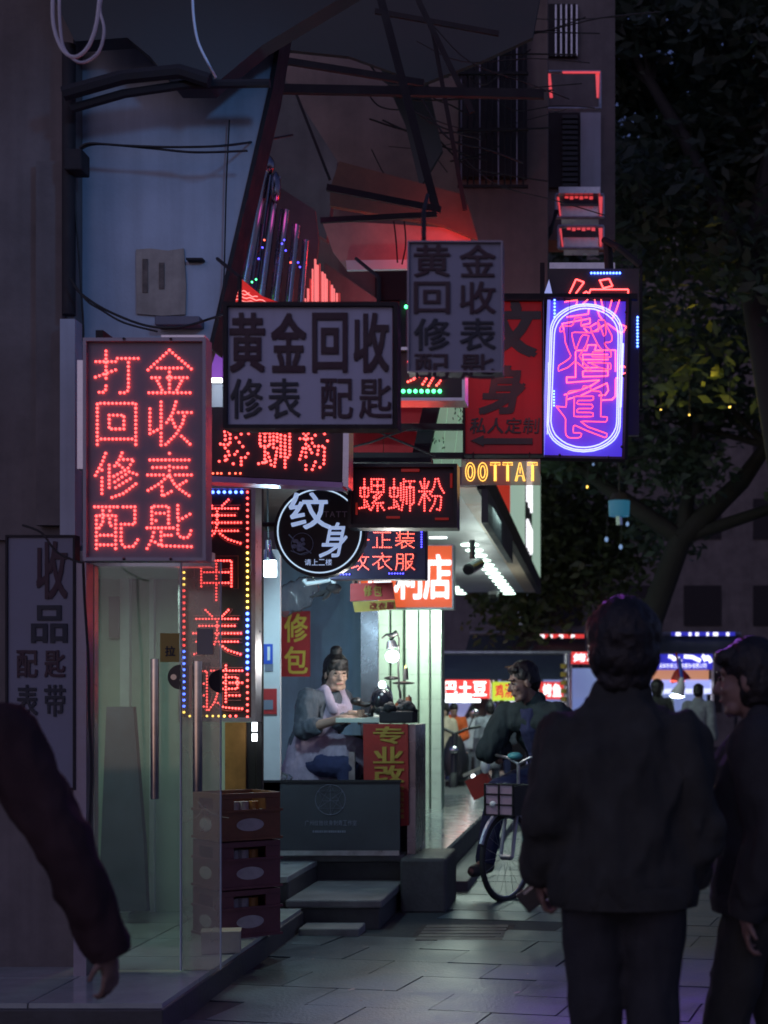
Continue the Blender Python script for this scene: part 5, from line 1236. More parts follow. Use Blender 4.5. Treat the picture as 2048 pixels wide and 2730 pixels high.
# ================================================================== PEOPLE
def rotz(a): return Matrix.Rotation(a, 3, 'Z')
class Fig:
    """joints in local space (x right, y forward, z up) turned by yaw and set down at loc"""
    def __init__(s, label, loc, yaw, H, J, look=(0, 0), cat='person', group=None, vox=.012):
        s.k = H/1.72; s.R = rotz(yaw); s.o = Vector(loc); s.yaw = yaw; s.vox = vox
        base = dict(pelvis=(0,0,.94), waist=(0,0,1.08), chest=(0,.01,1.25), neck=(0,-.01,1.43), head=(0,.02,1.585),
                    shL=(-.185,0,1.385), elL=(-.235,-.03,1.10), wrL=(-.245,.05,.86), shR=(.185,0,1.385), elR=(.235,-.03,1.10), wrR=(.245,.05,.86),
                    hipL=(-.09,0,.92), knL=(-.10,.02,.50), anL=(-.10,-.03,.085), hipR=(.09,0,.92), knR=(.10,.02,.50), anR=(.10,-.03,.085))
        base.update(J); s.J = base
        s.root = thing('person', label, cat, loc, group)
        s.lyaw, s.lpitch = look
        s.hR = rotz(s.yaw + s.lyaw) @ Matrix.Rotation(s.lpitch, 3, 'X')
        s.b = MB()
    def p(s, n, off=(0, 0, 0)):
        q = s.J[n] if isinstance(n, str) else n
        return s.o + s.R @ ((Vector(q) + Vector(off))*s.k)
    def h(s, x, y, z): return s.p('head') + s.hR @ (Vector((x, y, z))*s.k)
    def limb(s, mb, a, b, r0, r1): mb.cap(s.p(a), s.p(b), r0*s.k, r1*s.k)
    def hand(s, side, d, n, curl=.5, thumb=1):
        """d finger direction, n palm normal (world), thumb +1/-1 chooses the thumb side"""
        w = s.p('wr'+side); d = Vector(d).normalized(); n = Vector(n); n = (n - d*n.dot(d)).normalized(); t = d.cross(n)*thumb
        k = s.k*.96; b = s.b; Rm = Matrix((t, d, n)).transposed()
        b.ell(w + d*.048*k, (.041*k, .052*k, .017*k), Rm, 12, 8)
        b.cap(w - d*.01*k, w + d*.03*k, .027*k, .026*k)
        for i, (off, L) in enumerate(((.031, .066), (.011, .076), (-.010, .070), (-.030, .054))):
            q = w + d*(.088 - abs(off)*.15)*k + t*off*k; a = 0
            dd = d
            for sgm, fr in enumerate((.46, .32, .26)):
                a = curl*(.75 + .55*sgm); dd = (d*math.cos(a*(.6+.5*sgm)) + n*math.sin(a*(.6+.5*sgm))).normalized()
                q2 = q + dd*L*fr*k; b.cap(q, q2, (.0092-.0008*sgm)*k, (.0088-.0009*sgm)*k, 8); q = q2
        q = w + d*.028*k + t*.030*k; q1 = q + (d*.55+t*.75+n*.25).normalized()*.036*k; q2 = q1 + (d*.85+t*.25+n*.45).normalized()*.030*k
        b.cap(q, q1, .013*k, .0105*k, 8); b.cap(q1, q2, .0105*k, .0085*k, 8)
    def body(s, skin, hands=(), feet=True, face=True, soft=False):
        b = s.b; k = s.k; L = s.limb
        b.ell(s.p('pelvis'), (.145*k, .105*k, .11*k), s.R); b.ell(s.p('waist'), (.125*k, .09*k, .13*k), s.R); b.ell(s.p('chest'), (.155*k, .105*k, .19*k), s.R)
        b.cap(s.p('shL'), s.p('shR'), .06*k, .06*k); b.cap(s.p('chest', (0, 0, .1)), s.p('neck'), .07*k, .056*k); b.cap(s.p('neck'), s.h(0, -.012, -.05), .054*k, .052*k)
        for sd in 'LR':
            L(b, 'sh'+sd, 'el'+sd, .050, .039); L(b, 'el'+sd, 'wr'+sd, .040, .026)
            L(b, 'hip'+sd, 'kn'+sd, .078, .053); L(b, 'kn'+sd, 'an'+sd, .052, .036)
            b.cap(s.p('an'+sd), s.p('an'+sd, (0, .15, -.045)), .034*k, .026*k)
        # head
        b.ell(s.h(0, -.012, .03), (.073*k, .090*k, .095*k), s.hR); b.ell(s.h(0, .028, -.035), (.060*k, .062*k, .082*k), s.hR)
        b.cap(s.h(-.03, .045, -.088), s.h(.03, .045, -.088), .026*k, .026*k); b.ell(s.h(0, .062, -.098), (.024*k, .02*k, .02*k), s.hR)
        b.cap(s.h(0, .084, .005), s.h(0, .103, -.030), .009*k, .0125*k); b.cap(s.h(-.012, .092, -.033), s.h(.012, .092, -.033), .008*k, .008*k)
        for q in (-1, 1):
            b.ell(s.h(.073*q, -.008, -.012), (.010*k, .022*k, .032*k), s.hR); b.ell(s.h(.036*q, .064, -.028), (.022*k, .018*k, .018*k), s.hR)
        if not soft: b.cap(s.h(-.035, .074, .030), s.h(.035, .074, .030), .0095*k, .0095*k)
        else: b.ell(s.h(0, .030, -.012), (.064*k, .060*k, .080*k), s.hR)
        b.cap(s.h(-.018, .082, -.062), s.h(.018, .082, -.062), .0085*k, .0085*k)
        for args in hands: s.hand(*args)
        blob('body', b, skin, s.root, min(s.vox, .0062) if hands else s.vox, 3)
        if face:
            for q in (-1, 1):
                MB().ell(s.h(.031*q, .083, .008), (.0125*k, .006*k, .0062*k), s.hR, 10, 6).build('eye', M['eye'], s.root, smooth=True)
                MB().cap(s.h(.016*q, .092, .030), s.h(.046*q, .084, .031), .0042*k, .003*k, 6).build('eyebrow', M['hair'], s.root, smooth=True)
            mb = MB(); mb.cap(s.h(-.019, .088, -.063), s.h(.019, .088, -.063), .0045*k, .0045*k, 8); mb.build('mouth', M['lip'], s.root, smooth=True)
    def hair(s, style='short', m=None):
        mb = MB(); k = s.k
        g = {'short': 1.0, 'big': 1.24, 'crop': .97}.get(style, 1.05)
        mb.ell(s.h(0, -.022, .047), (.079*g*k, .092*g*k, .088*g*k), s.hR, 18, 12)
        mb.ell(s.h(0, -.055, -.005), (.070*g*k, .058*g*k, .075*g*k), s.hR, 18, 12)
        if style != 'bald': mb.cap(s.h(-.042, .046, .088), s.h(.042, .046, .088), .021*k, .021*k)
        for q in (-1, 1): mb.ell(s.h(.070*q*g, -.025, .012), (.012*k, .032*k, .045*k), s.hR)
        if style == 'big':
            mb.ell(s.h(0, -.01, .055), (.108*k, .108*k, .090*k), s.hR, 18, 12); mb.ell(s.h(0, -.03, -.01), (.102*k, .092*k, .10*k), s.hR, 18, 12)
            mb.ell(s.h(0, -.05, -.075), (.078*k, .055*k, .065*k), s.hR)
        if style == 'bun':
            mb.ell(s.h(0, -.02, .152), (.040*k, .040*k, .036*k), s.hR); mb.ell(s.h(0, -.01, .125), (.03*k, .03*k, .03*k), s.hR)
            for i in range(11): mb.cap(s.h(-.055+.011*i, .060-.0022*(i-5)**2*.9, .078), s.h(-.058+.0116*i, .080-.0024*(i-5)**2, .036), .0105*k, .007*k, 8)
            for q in (-1, 1): mb.cap(s.h(.069*q, .022, .05), s.h(.071*q, .030, -.035), .010*k, .005*k)
            mb.cap(s.h(.05, -.06, -.04), s.h(.07, -.03, -.16), .03*k, .024*k); mb.cap(s.h(.07, -.03, -.16), s.h(.085, .02, -.32), .024*k, .012*k)
        if style == 'long':
            mb.cap(s.h(0, -.05, 0), s.h(0, -.07, -.16), .075*k, .06*k); mb.ell(s.h(0, -.05, .14), (.04*k, .04*k, .03*k), s.hR)
        if style == 'fringe':
            mb.cap(s.h(-.04, .068, .075), s.h(.04, .068, .075), .026*k, .026*k); mb.ell(s.h(0, -.03, -.03), (.078*k, .075*k, .085*k), s.hR)
        blob('hair', mb, m or M['hair'], s.root, .008 if s.vox < .013 else .012, 2, (.005, 38, .5), 9)
    def top(s, m, name='jacket', loose=1.0, hem=None, sleeves=1.0, folds=(.010, 9, .5), collar=True, seed=0, cuff=1.0, flare=1.0):
        mb = MB(); k = s.k; l = loose; hem = hem if hem is not None else .86
        pz = s.J['pelvis']; wz = s.J['waist']; cz = s.J['chest']; nz = s.J['neck']
        rg = [((pz[0], pz[1], hem), .168*l*flare, .125*l*flare), ((pz[0], pz[1], hem+.05), .172*l*flare, .13*l*flare), (wz, .165*l, .125*l), ((cz[0], cz[1], cz[2]-.06), .172*l, .13*l), ((cz[0], cz[1], cz[2]+.06), .178*l, .128*l), ((nz[0], (nz[1]+cz[1])/2, nz[2]-.06), .135*l, .10*l), ((nz[0], nz[1], nz[2]+.01), .072, .066)]
        rg = [(s.p(c), rx*k, ry*k, s.yaw) for c, rx, ry in rg]
        mb.loft(rg, 22)
        for q in 'LR': mb.cap(s.p('neck', (.045*(1 if q == 'R' else -1), 0, -.045)), s.p('sh'+q, (0, 0, -.01)), .058*l*k, .070*l*k)
        mb.cap(s.p('shL', (0.02, 0, -.03)), s.p('shR', (-.02, 0, -.03)), .066*l*k, .066*l*k)
        for sd in 'LR':
            e = s.p('el'+sd); w = s.p('wr'+sd); w = w if cuff >= 1 else e.lerp(w, cuff)
            a = s.p('sh'+sd)
            mb.cap(a, e, .070*l*sleeves*k, .058*l*sleeves*k); mb.ell(e, .062*l*sleeves*k)
            mb.tube([e, e.lerp(w, .5), w], [.058*l*sleeves*k, .055*l*sleeves*k, .046*l*sleeves*k], 14)
        if cuff >= 1 and s.vox < .015:
            for sd in 'LR':
                e = s.p('el'+sd); w = s.p('wr'+sd); d = (w-e).normalized(); MB().tube([w-d*.035*k, w-d*.005*k, w+d*.022*k], [.050*l*sleeves*k, .051*l*sleeves*k, .045*l*sleeves*k], 18).build('cuff', m, s.root, smooth=True)
            pr = s.p((pz[0], pz[1], hem)); MB().loft([(pr+Vector((0, 0, .05*k)), .178*l*flare*k, .136*l*flare*k, s.yaw), (pr+Vector((0, 0, .03*k)), .182*l*flare*k, .14*l*flare*k, s.yaw), (pr-Vector((0, 0, .012*k)), .176*l*flare*k, .134*l*flare*k, s.yaw)], 28).build('hem_band', m, s.root, smooth=True)
        if collar: mb.cap(s.p('neck', (-.03, 0, .02)), s.p('neck', (.03, 0, .02)), .056*k, .056*k)
        return blob(name, mb, m, s.root, s.vox, 3, folds, seed)
    def legs(s, m, r=1.0, folds=(.008, 9, .6), seed=3, name='trousers'):
        mb = MB(); k = s.k
        mb.ell(s.p('pelvis'), (.158*k, .12*k, .13*k), s.R); mb.cap(s.p('hipL'), s.p('hipR'), .095*k, .095*k)
        for sd in 'LR':
            mb.cap(s.p('hip'+sd), s.p('kn'+sd), .092*r*k, .070*r*k); mb.tube([s.p('kn'+sd), s.p('kn'+sd).lerp(s.p('an'+sd), .5), s.p('an'+sd, (0, 0, -.01))], [.070*r*k, .064*r*k, .060*r*k], 14)
        return blob(name, mb, m, s.root, s.vox, 3, folds, seed)
    def shoes(s, m):
        for sd in 'LR':
            mb = MB(); k = s.k; d = Vector((0, .19, -.045)); 
            mb.cap(s.p('an'+sd, (0, -.03, -.03)), s.p('an'+sd, (0, .13, -.045)), .046*k, .040*k); mb.cap(s.p('an'+sd), s.p('an'+sd, (0, .06, -.03)), .044*k, .038*k)
            blob('shoe', mb, m, s.root, .010, 2)

# the man in front, seen from behind, phone case in his hand
f = Fig('tall man in a bulky black jacket seen from behind, walking away', P(1668, 0, 4.25)*0 + Vector((.068, 4.25, 0.012)), 0, 1.72,
        dict(head=(0, .03, 1.592), neck=(0, 0, 1.44), shL=(-.155, 0, 1.325), shR=(.155, 0, 1.325), elL=(-.205, -.04, 1.12), elR=(.200, -.03, 1.11), wrL=(-.235, .06, .965), wrR=(.185, .03, .955),
             hipL=(-.085, 0, .92), hipR=(.085, 0, .92), knL=(-.082, .03, .50), knR=(.082, .0, .50), anL=(-.085, .0, .09), anR=(.085, -.10, .09)), (0, 0))
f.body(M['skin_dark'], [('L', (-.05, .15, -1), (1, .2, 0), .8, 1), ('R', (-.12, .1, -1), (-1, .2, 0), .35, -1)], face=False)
f.hair('big'); f.top(M['cloth_black'], loose=1.20, hem=.885, sleeves=1.12, folds=(.020, 6, .55), seed=4, flare=.99); f.legs(M['cloth_charcoal'], 1.02, (.008, 8, .5)); f.shoes(M['shoe'])
ph = thing('phone_case', 'dark phone wallet held in the hand of the man in the black jacket', 'phone', P(1420, 2395, 4.3))
rt = Matrix.Rotation(R(-38), 3, 'Y')
MB().box(P(1422, 2388, 4.33), (.082, .016, .065), rt).build('case', M['black'], ph, bevel=.004)
MB().box(P(1423, 2362, 4.318), (.072, .004, .006), rt).build('edge_highlight', M['alu'], ph)  # highlight along the case edge, put in as a bright strip

# the person at the right edge, in profile
f = Fig('person with dark hair in profile facing left at the right edge, charcoal jacket', Vector((.495, 4.62, .012)), R(78), 1.645,
        dict(head=(0, .045, 1.585), neck=(0, -.005, 1.43), elL=(-.235, -.05, 1.11), wrL=(-.22, .02, .87), elR=(.24, .02, 1.10), wrR=(.22, .10, .87), knL=(-.09, .10, .50), anL=(-.09, .12, .09), knR=(.09, -.04, .51), anR=(.09, -.2, .10)), (0, R(-4)))
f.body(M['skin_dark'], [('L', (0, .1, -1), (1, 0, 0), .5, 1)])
f.hair('fringe'); f.top(M['cloth_charcoal'], loose=1.18, hem=.86, folds=(.012, 8, .5), seed=8); f.legs(M['cloth_black'], 1.05); f.shoes(M['shoe'])

# the person at the left edge: arm swinging forward into the picture
f = Fig('person at the left edge seen from behind in a dark maroon jacket, arm swung out', Vector((-1.78, 3.92, .012)), 0, 1.70,
        dict(head=(-.02, .03, 1.585), shR=(.225, 0, 1.372), elR=(.375, .02, 1.085), wrR=(.475, .08, .800), hipR=(.085, 0, .92), knR=(.09, .05, .50), anR=(.10, .05, .09)), (0, 0))
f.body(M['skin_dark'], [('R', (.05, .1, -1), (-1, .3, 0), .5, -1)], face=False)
f.hair('short'); f.top(M['cloth_maroon'], loose=1.1, hem=.87, sleeves=1.12, folds=(.012, 8, .5), seed=12); f.legs(M['cloth_black'], 1.05); f.shoes(M['shoe'])
# seated woman mending
zs = .38
wo = Vector((-2.16, 11.30, .375)); wy = R(180+64); wk = 1.86/1.72
def LW(px, py, Y): return tuple((rotz(-wy) @ (P(px, py, Y) - wo))/wk)
f = Fig('woman with a hair bun and glasses in a lilac apron, sitting at the mending counter', wo, wy, 1.86,
        dict(pelvis=(0,-.04,.62), waist=(0,-.01,.77), chest=(0,.06,.92), neck=(0,.135,1.08), head=(0,.195,1.215),
             shL=(-.175,.11,1.03), elL=LW(893, 1930, 11.30), wrL=LW(938, 1903, 10.96), shR=(.18,.09,1.03), elR=LW(812, 1945, 11.00), wrR=LW(912, 1915, 10.84),
             hipL=(-.09,.0,.60), knL=(-.12,.42,.57), anL=(-.10,.40,.10), hipR=(.09,.0,.60), knR=(.14,.40,.57), anR=(.12,.36,.10)), (R(-36), R(-8)), vox=.009)
f.body(M['skin'], [('L', Vector((.9, -.25, -.05)), (0, -.3, -1), .7, 1), ('R', Vector((1, -.15, .05)), (0, .3, -1), .6, -1)], soft=True)
f.hair('bun'); f.top(M['cloth_teal'], 'sweater', loose=1.05, hem=.56, sleeves=1.06, folds=(.012, 10, .6), cuff=.40, seed=2, collar=False, flare=1.0); f.legs(M['cloth_navy'], 1.02); f.shoes(M['shoe'])
mb = MB()
rg = [((0,-.02,.47), .235, .205), ((0,-.02,.58), .215, .185), ((0,.0,.74), .178, .142), ((0,.045,.84), .182, .150), ((0,.105,.92), .115, .135), ((0,.145,1.0), .095, .115)]
mb.loft([(f.p(c), rx*f.k, ry*f.k, f.yaw) for c, rx, ry in rg], 22)
for q in (-1, 1): mb.cap(f.p((.085*q, .235, .96)), f.p((.088*q, .165, 1.105)), .026*f.k, .024*f.k); mb.cap(f.p((.088*q, .165, 1.105)), f.p((.09*q, -.06, .98)), .022*f.k, .022*f.k)
mb.cap(f.p((0, .30, .63)), f.p((0, .05, .62)), .15*f.k, .19*f.k)
blob('apron', mb, M['apron'], f.root, .010, 3, (.012, 9, .45), 6)
for q in (-1, 1):
    MB().tube([f.h(.031*q + .021*math.cos(a), .098, .004 + .016*math.sin(a)) for a in [i*.52 for i in range(12)]], .0018, 5, closed=True).build('glasses', M['dark_steel'], f.root)
MB().tube([f.h(-.010, .099, .008), f.h(.010, .099, .008)], .0016, 5).build('glasses', M['dark_steel'], f.root)
sl = thing('stool', 'dark wooden stool under the seated woman', 'stool', wo)
q0 = Vector((-2.09, 11.34, .0))
MB().cyl(q0+Vector((0, 0, .90)), q0+Vector((0, 0, .94)), .17, n=20).build('seat', M['wood'], sl)
for a in range(4):
    d = Vector((math.cos(a*1.57+.78), math.sin(a*1.57+.78), 0)); MB().tube([q0+d*.17+Vector((0, 0, .38)), q0+d*.13+Vector((0, 0, .90))], .016).build('leg', M['wood'], sl)
gl = thing('drinking_glass', 'small clear glass held by the seated woman on the counter', 'glass', P(962, 1915, 10.95))
MB().tube([P(962, 1917, 10.85), P(962, 1892, 10.85)], [.024, .028], 14).build('glass', M['acrylic'], gl, smooth=True)

# cyclist and bicycle
h = Vector((-.50, -.866, 0)); sidev = Vector((h.y*-1, h.x, 0))    # heading, and its left
sidev = Vector((-h.y, h.x, 0))
fw = Vector((-.690, 11.06, .33)); rw = fw - h*1.02
bk = thing('bicycle', 'silver city bicycle with a front basket ridden towards the camera', 'bicycle', (fw.x, fw.y, .012))
up = Vector((0, 0, 1))
def wheel(c):
    wv = []
    mb = MB(); mb.tube([c + (h*math.cos(a) + up*math.sin(a))*.315 for a in [2*math.pi*i/40 for i in range(40)]], .0215, 10, closed=True)
    t = mb.build('wheel', M['rubber'], bk, smooth=True)
    MB().tube([c + (h*math.cos(a) + up*math.sin(a))*.292 for a in [2*math.pi*i/40 for i in range(40)]], .009, 6, closed=True).build('rim', M['alu'], t)
    MB().cyl(c - sidev*.045, c + sidev*.045, .022, n=12).build('hub', M['alu'], t)
    mb = MB()
    for i in range(20):
        a = 2*math.pi*i/20; q = -1 if i % 2 else 1
        mb.tube([c + sidev*.03*q + (h*math.cos(a+.5*q) + up*math.sin(a+.5*q))*.02, c + (h*math.cos(a) + up*math.sin(a))*.29], .0014, 4)
    mb.build('spokes', M['alu'], t)
wheel(fw); wheel(rw)
ht = fw - h*.16 + up*.52; hb = fw - h*.10 + up*.36; bb_ = fw - h*.60 + up*(-.05); stp = rw + h*.30 + up*.42
for q in (-1, 1): MB().tube([fw + sidev*.05*q, fw + sidev*.05*q + up*.33 - h*.07, hb + sidev*.02*q], .014).build('fork', M['bike_paint'], bk)
MB().tube([hb, ht], .021).build('head_tube', M['bike_paint'], bk)
MB().tube([hb, bb_], .020).build('down_tube', M['bike_paint'], bk); MB().tube([ht - up*.06, bb_ + up*.12 - h*.05], .016).build('top_tube', M['bike_paint'], bk)
MB().tube([bb_, stp], .018).build('seat_tube', M['bike_paint'], bk)
for q in (-1, 1): MB().tube([bb_, rw + sidev*.06*q], .010).build('chain_stay', M['bike_paint'], bk); MB().tube([stp - up*.05, rw + sidev*.06*q], .009).build('seat_stay', M['bike_paint'], bk)
sadl = MB(); sadl.ell(stp + up*.06 - h*.04, (.09, .11, .035), rotz(math.atan2(h.y, h.x)-math.pi/2)); sadl.cap(stp + up*.06, stp + up*.06 + h*.14, .04, .022); sadl.build('saddle', M['black'], bk, smooth=True)
hb0 = ht + up*.16
MB().tube([ht, hb0], .013).build('stem', M['alu'], bk)
for q in (-1, 1):
    g = MB().tube([hb0, hb0 + sidev*.10*q + up*.05, hb0 + sidev*.24*q + up*.06 - h*.06, hb0 + sidev*.29*q + up*.05 - h*.17], .011).build('handlebar', M['alu'], bk, smooth=True)
    MB().tube([hb0 + sidev*.262*q + up*.055 - h*.11, hb0 + sidev*.292*q + up*.05 - h*.175], .017).build('grip', M['black'], g)
bkc = fw + up*.43 + h*.06 + sidev*.055
basket = MB()
rb_ = Matrix((sidev, h, up)).transposed()
bs = basket.box(bkc - up*.10, (.25, .22, .01), rb_).build('basket', M['black'], bk)
for i in range(2):
    for j in range(3):
        MB().box(bkc + h*.115 + sidev*(-.060+.12*i) + up*(-.07+.075*j), (.108, .008, .064), rb_).build('basket_panel', M['basket'], bs)
for q in (-1, 1): MB().box(bkc + sidev*.125*q, (.008, .23, .22), rb_).build('basket_side', M['black'], bs)
MB().box(bkc - h*.11, (.25, .008, .22), rb_).build('basket_side', M['black'], bs)
for z in (-.108, -.032, .043, .115): MB().box(bkc + h*.122 + up*z, (.26, .008, .010), rb_).build('basket_rib', M['black'], bs)
for x in (-.122, 0, .122): MB().box(bkc + h*.127 + sidev*x, (.010, .006, .22), rb_).build('basket_rib', M['black'], bs)
MB().tube([fw + (h*math.cos(a) + up*math.sin(a))*.35 for a in [R(20+10*i) for i in range(12)]], .018, 8).build('mudguard', M['bike_paint'], bk)
MB().ell(fw + up*.40 + h*.16 - sidev*.0, (.035, .035, .03)).build('headlight', M['white_paint'], bk, smooth=True)
MB().cyl(bb_ - sidev*.06, bb_ + sidev*.06, .03).build('crank_hub', M['alu'], bk)
for q, ang_ in ((1, 1.9), (-1, -1.2)):
    e = bb_ + sidev*.075*q + (h*math.cos(ang_) + up*math.sin(ang_))*.165
    c_ = MB().tube([bb_ + sidev*.07*q, e], .009).build('crank', M['alu'], bk)
    MB().box(e + sidev*.06*q, (.10, .08, .022), Matrix((sidev, h, up)).transposed()).build('pedal', M['black'], c_)
tc_ = MB(); tc_.box(fw - h*.34 + up*.02, (.10, .12, .30), rb_); tc_.build('chain_guard', M['teal_plastic'], bk, bevel=.02)
th = MB(); th.ell(hb0 + up*.06 + sidev*(-.03), (.06, .05, .03), rb_); th.build('phone_holder', M['teal_plastic'], bk, smooth=True)
# cyclist: local axes x right, y forward along the heading
yaw = math.atan2(h.y, h.x) - math.pi/2
sp_ = stp + up*.10
ro = Vector((stp.x, stp.y, 0)); k = 2.05/1.72
def L(v): return tuple((rotz(-yaw) @ (Vector(v) - ro))/k)
pedL = bb_ + sidev*.075 + (h*math.cos(1.9) + up*math.sin(1.9))*.165 + sidev*.06 + up*.07
pedR = Vector((-.875, 11.42, .255))
gL = hb0 + sidev*.28*1 + up*.07 - h*.18; gR = hb0 - sidev*.28 + up*.07 - h*.18
pv = sp_ + up*.08
rgt = Vector((h.y, -h.x, 0))
ch_ = pv + h*.18 + up*.33; nk = pv + h*.36 + up*.53; hd = nk + h*.09 + up*.165 + rgt*.03
JJ = dict(pelvis=L(pv), waist=L(pv + h*.05 + up*.16), chest=L(ch_), neck=L(nk), head=L(hd),
          shR=L(nk + rgt*.235 - up*.09), shL=L(nk - rgt*.235 - up*.09), elR=L(nk + rgt*.34 + h*.10 - up*.36), elL=L(nk - rgt*.33 + h*.10 - up*.36), wrR=L(gR - h*.06 + up*.03), wrL=L(gL - h*.06 + up*.03),
          hipR=L(pv + rgt*.09), hipL=L(pv - rgt*.09), knR=L(pv + rgt*.32 + h*.36 - up*.13), knL=L(pv - rgt*.13 + h*.40 - up*.16), anR=L(pedR), anL=L(pedL - h*.04))
f = Fig('man in an open dark green jacket and navy shirt riding the bicycle, looking left', ro, yaw, 2.05, JJ, (R(-38), R(-14)))
f.body(M['skin_dark'], [('R', h*.7 - up*.4, -up, 1.0, 1), ('L', h*.7 - up*.4, -up, 1.0, -1)])
f.hair('short'); f.legs(M['cloth_navy'], 1.05); f.shoes(M['shoe'])
f.top(M['cloth_green'], loose=1.14, hem=pv.z/k-.04, sleeves=1.12, folds=(.012, 9, .5), seed=15, collar=True)
mb = MB()
fr_ = f.R @ Vector((0, 1, 0))
mb.loft([(f.p('pelvis') + fr_*.14, .12, .13, yaw), (f.p('waist') + fr_*.15, .12, .13, yaw), (f.p('chest') + fr_*.14, .11, .13, yaw), (f.p('neck') + fr_*.03 - up*.04, .085, .075, yaw)], 18)
blob('shirt', mb, M['cloth_navy'], f.root, .011, 3, (.008, 10, .6), 5)
# ================================================================== BACKGROUND: stalls, crowd, scooter, trees
def far_person(label, px, ytop, Y, H, yaw, topm, legm, hair='short', J={}, look=(0, 0), hem=.84):
    head_top = P(px, ytop, Y).z; X = P(px, 0, Y).x
    f = Fig(label, Vector((X, Y, 0)), yaw, H, J, look, 'person', 'people at the food stalls', .018)
    f.body(M['skin']); f.hair(hair); f.top(M[topm] if isinstance(topm, str) else topm, 'jacket', 1.08, hem, folds=(.01, 9, .5)); f.legs(M[legm]); f.shoes(M['shoe'])
    return f
far_person('person in an orange jacket looking down at a phone by the food stalls', 1208, 1878, 24.5, 1.50, R(200), 'orange', 'cloth_charcoal', 'short', dict(wrL=(-.06, .28, 1.02), elL=(-.24, .06, 1.08), wrR=(.06, .28, 1.02), elR=(.24, .06, 1.08), head=(0, .06, 1.565)), (0, R(-25)))
far_person('person in a beige top standing left of the orange jacket', 1186, 1886, 23.8, 1.47, R(150), 'beige', 'cloth_navy', 'fringe')
far_person('woman with round face in a white top near the stall counter', 1260, 1892, 25.5, 1.44, R(190), 'white_paint', 'cloth_grey', 'fringe')
far_person('person in a pale slate coat with tied up dark hair seen from behind', 1307, 1876, 23.0, 1.50, R(15), 'cloth_grey', 'cloth_teal', 'bun', {}, (0, 0), .55)
far_person('person with dark hair and a flushed face partly hidden by the cyclist', 1338, 1870, 26.0, 1.54, R(185), 'cloth_teal', 'cloth_navy', 'short')
far_person('customer with a round dark head beside the white cup lamp', 1752, 1812, 24.5, 1.86, R(10), 'cloth_black', 'cloth_navy', 'big')
far_person('customer in a grey coat just left of the person at the right edge', 1862, 1818, 24.0, 1.80, R(-20), 'cloth_grey', 'cloth_black', 'short')

# electric scooter
sx = P(1215, 0, 22).x; Y0 = 22.0
sc_ = thing('electric_scooter', 'black electric scooter with wide handlebars parked beside the tiled pillars', 'scooter', (sx, Y0, 0))
for y, in ((Y0-.30,), (Y0+.75,)):
    MB().tube([Vector((sx, y + .20*math.cos(a), .23 + .20*math.sin(a))) for a in [2*math.pi*i/24 for i in range(24)]], .05, 8, closed=True).build('wheel', M['rubber'], sc_, smooth=True)
MB().tube([(sx, Y0-.30, .23), (sx, Y0-.22, .60), (sx, Y0-.10, 1.02)], .05, 10).build('fork', M['black'], sc_, smooth=True)
mb = MB(); mb.loft([((sx, Y0-.16, .42), .12, .06), ((sx, Y0-.14, .65), .19, .08), ((sx, Y0-.10, .88), .14, .07), ((sx, Y0-.06, 1.0), .08, .06)], 16); mb.build('front_shield', M['black'], sc_, smooth=True)
MB().ell((sx, Y0-.26, .80), (.07, .05, .06)).build('headlight', M['chrome'], sc_, smooth=True)
for q in (-1, 1):
    MB().tube([(sx, Y0-.08, 1.03), (sx+.16*q, Y0-.06, 1.10), (sx+.36*q, Y0+.04, 1.14)], .022, 8).build('handlebar', M['black'], sc_, smooth=True)
    MB().tube([(sx+.2*q, Y0-.06, 1.12), (sx+.27*q, Y0-.08, 1.30)], .01).build('mirror_stem', M['black'], sc_); MB().ell((sx+.29*q, Y0-.08, 1.34), (.06, .015, .045)).build('mirror', M['chrome'], sc_)
mb = MB(); mb.loft([((sx, Y0+.45, .35), .14, .35), ((sx, Y0+.5, .60), .16, .38), ((sx, Y0+.5, .74), .14, .36)], 16); mb.build('seat_body', M['black'], sc_, smooth=True)
MB().bb(sx-.14, sx+.14, Y0-.1, Y0+.4, .26, .34).build('footboard', M['black'], sc_)
for px_, py_, c in ((1185, 2107, 'led_yellow'), (1262, 2070, 'tube_white')):
    MB().ell(P(px_, py_, Y0-.55), (.028, .02, .03)).build('reflector', M[c], sc_)
# red carton and paper rubbish on the terrace edge
rc = thing('red_crate', 'red and tan tilted carton beside the cyclist knee', 'carton', P(1290, 2130, 15.5))
rm = Matrix.Rotation(R(-25), 3, 'Y')
MB().box(P(1282, 2094, 15.5), (.24, .22, .22), rm).build('box', M['red_cloth'], rc); MB().box(P(1270, 2052, 15.5), (.28, .24, .03), rm).build('lid', M['carton'], rc)
MB().ell(P(1294, 2040, 15.4), (.05, .05, .09)).build('paper', M['white_paint'], rc, smooth=True)

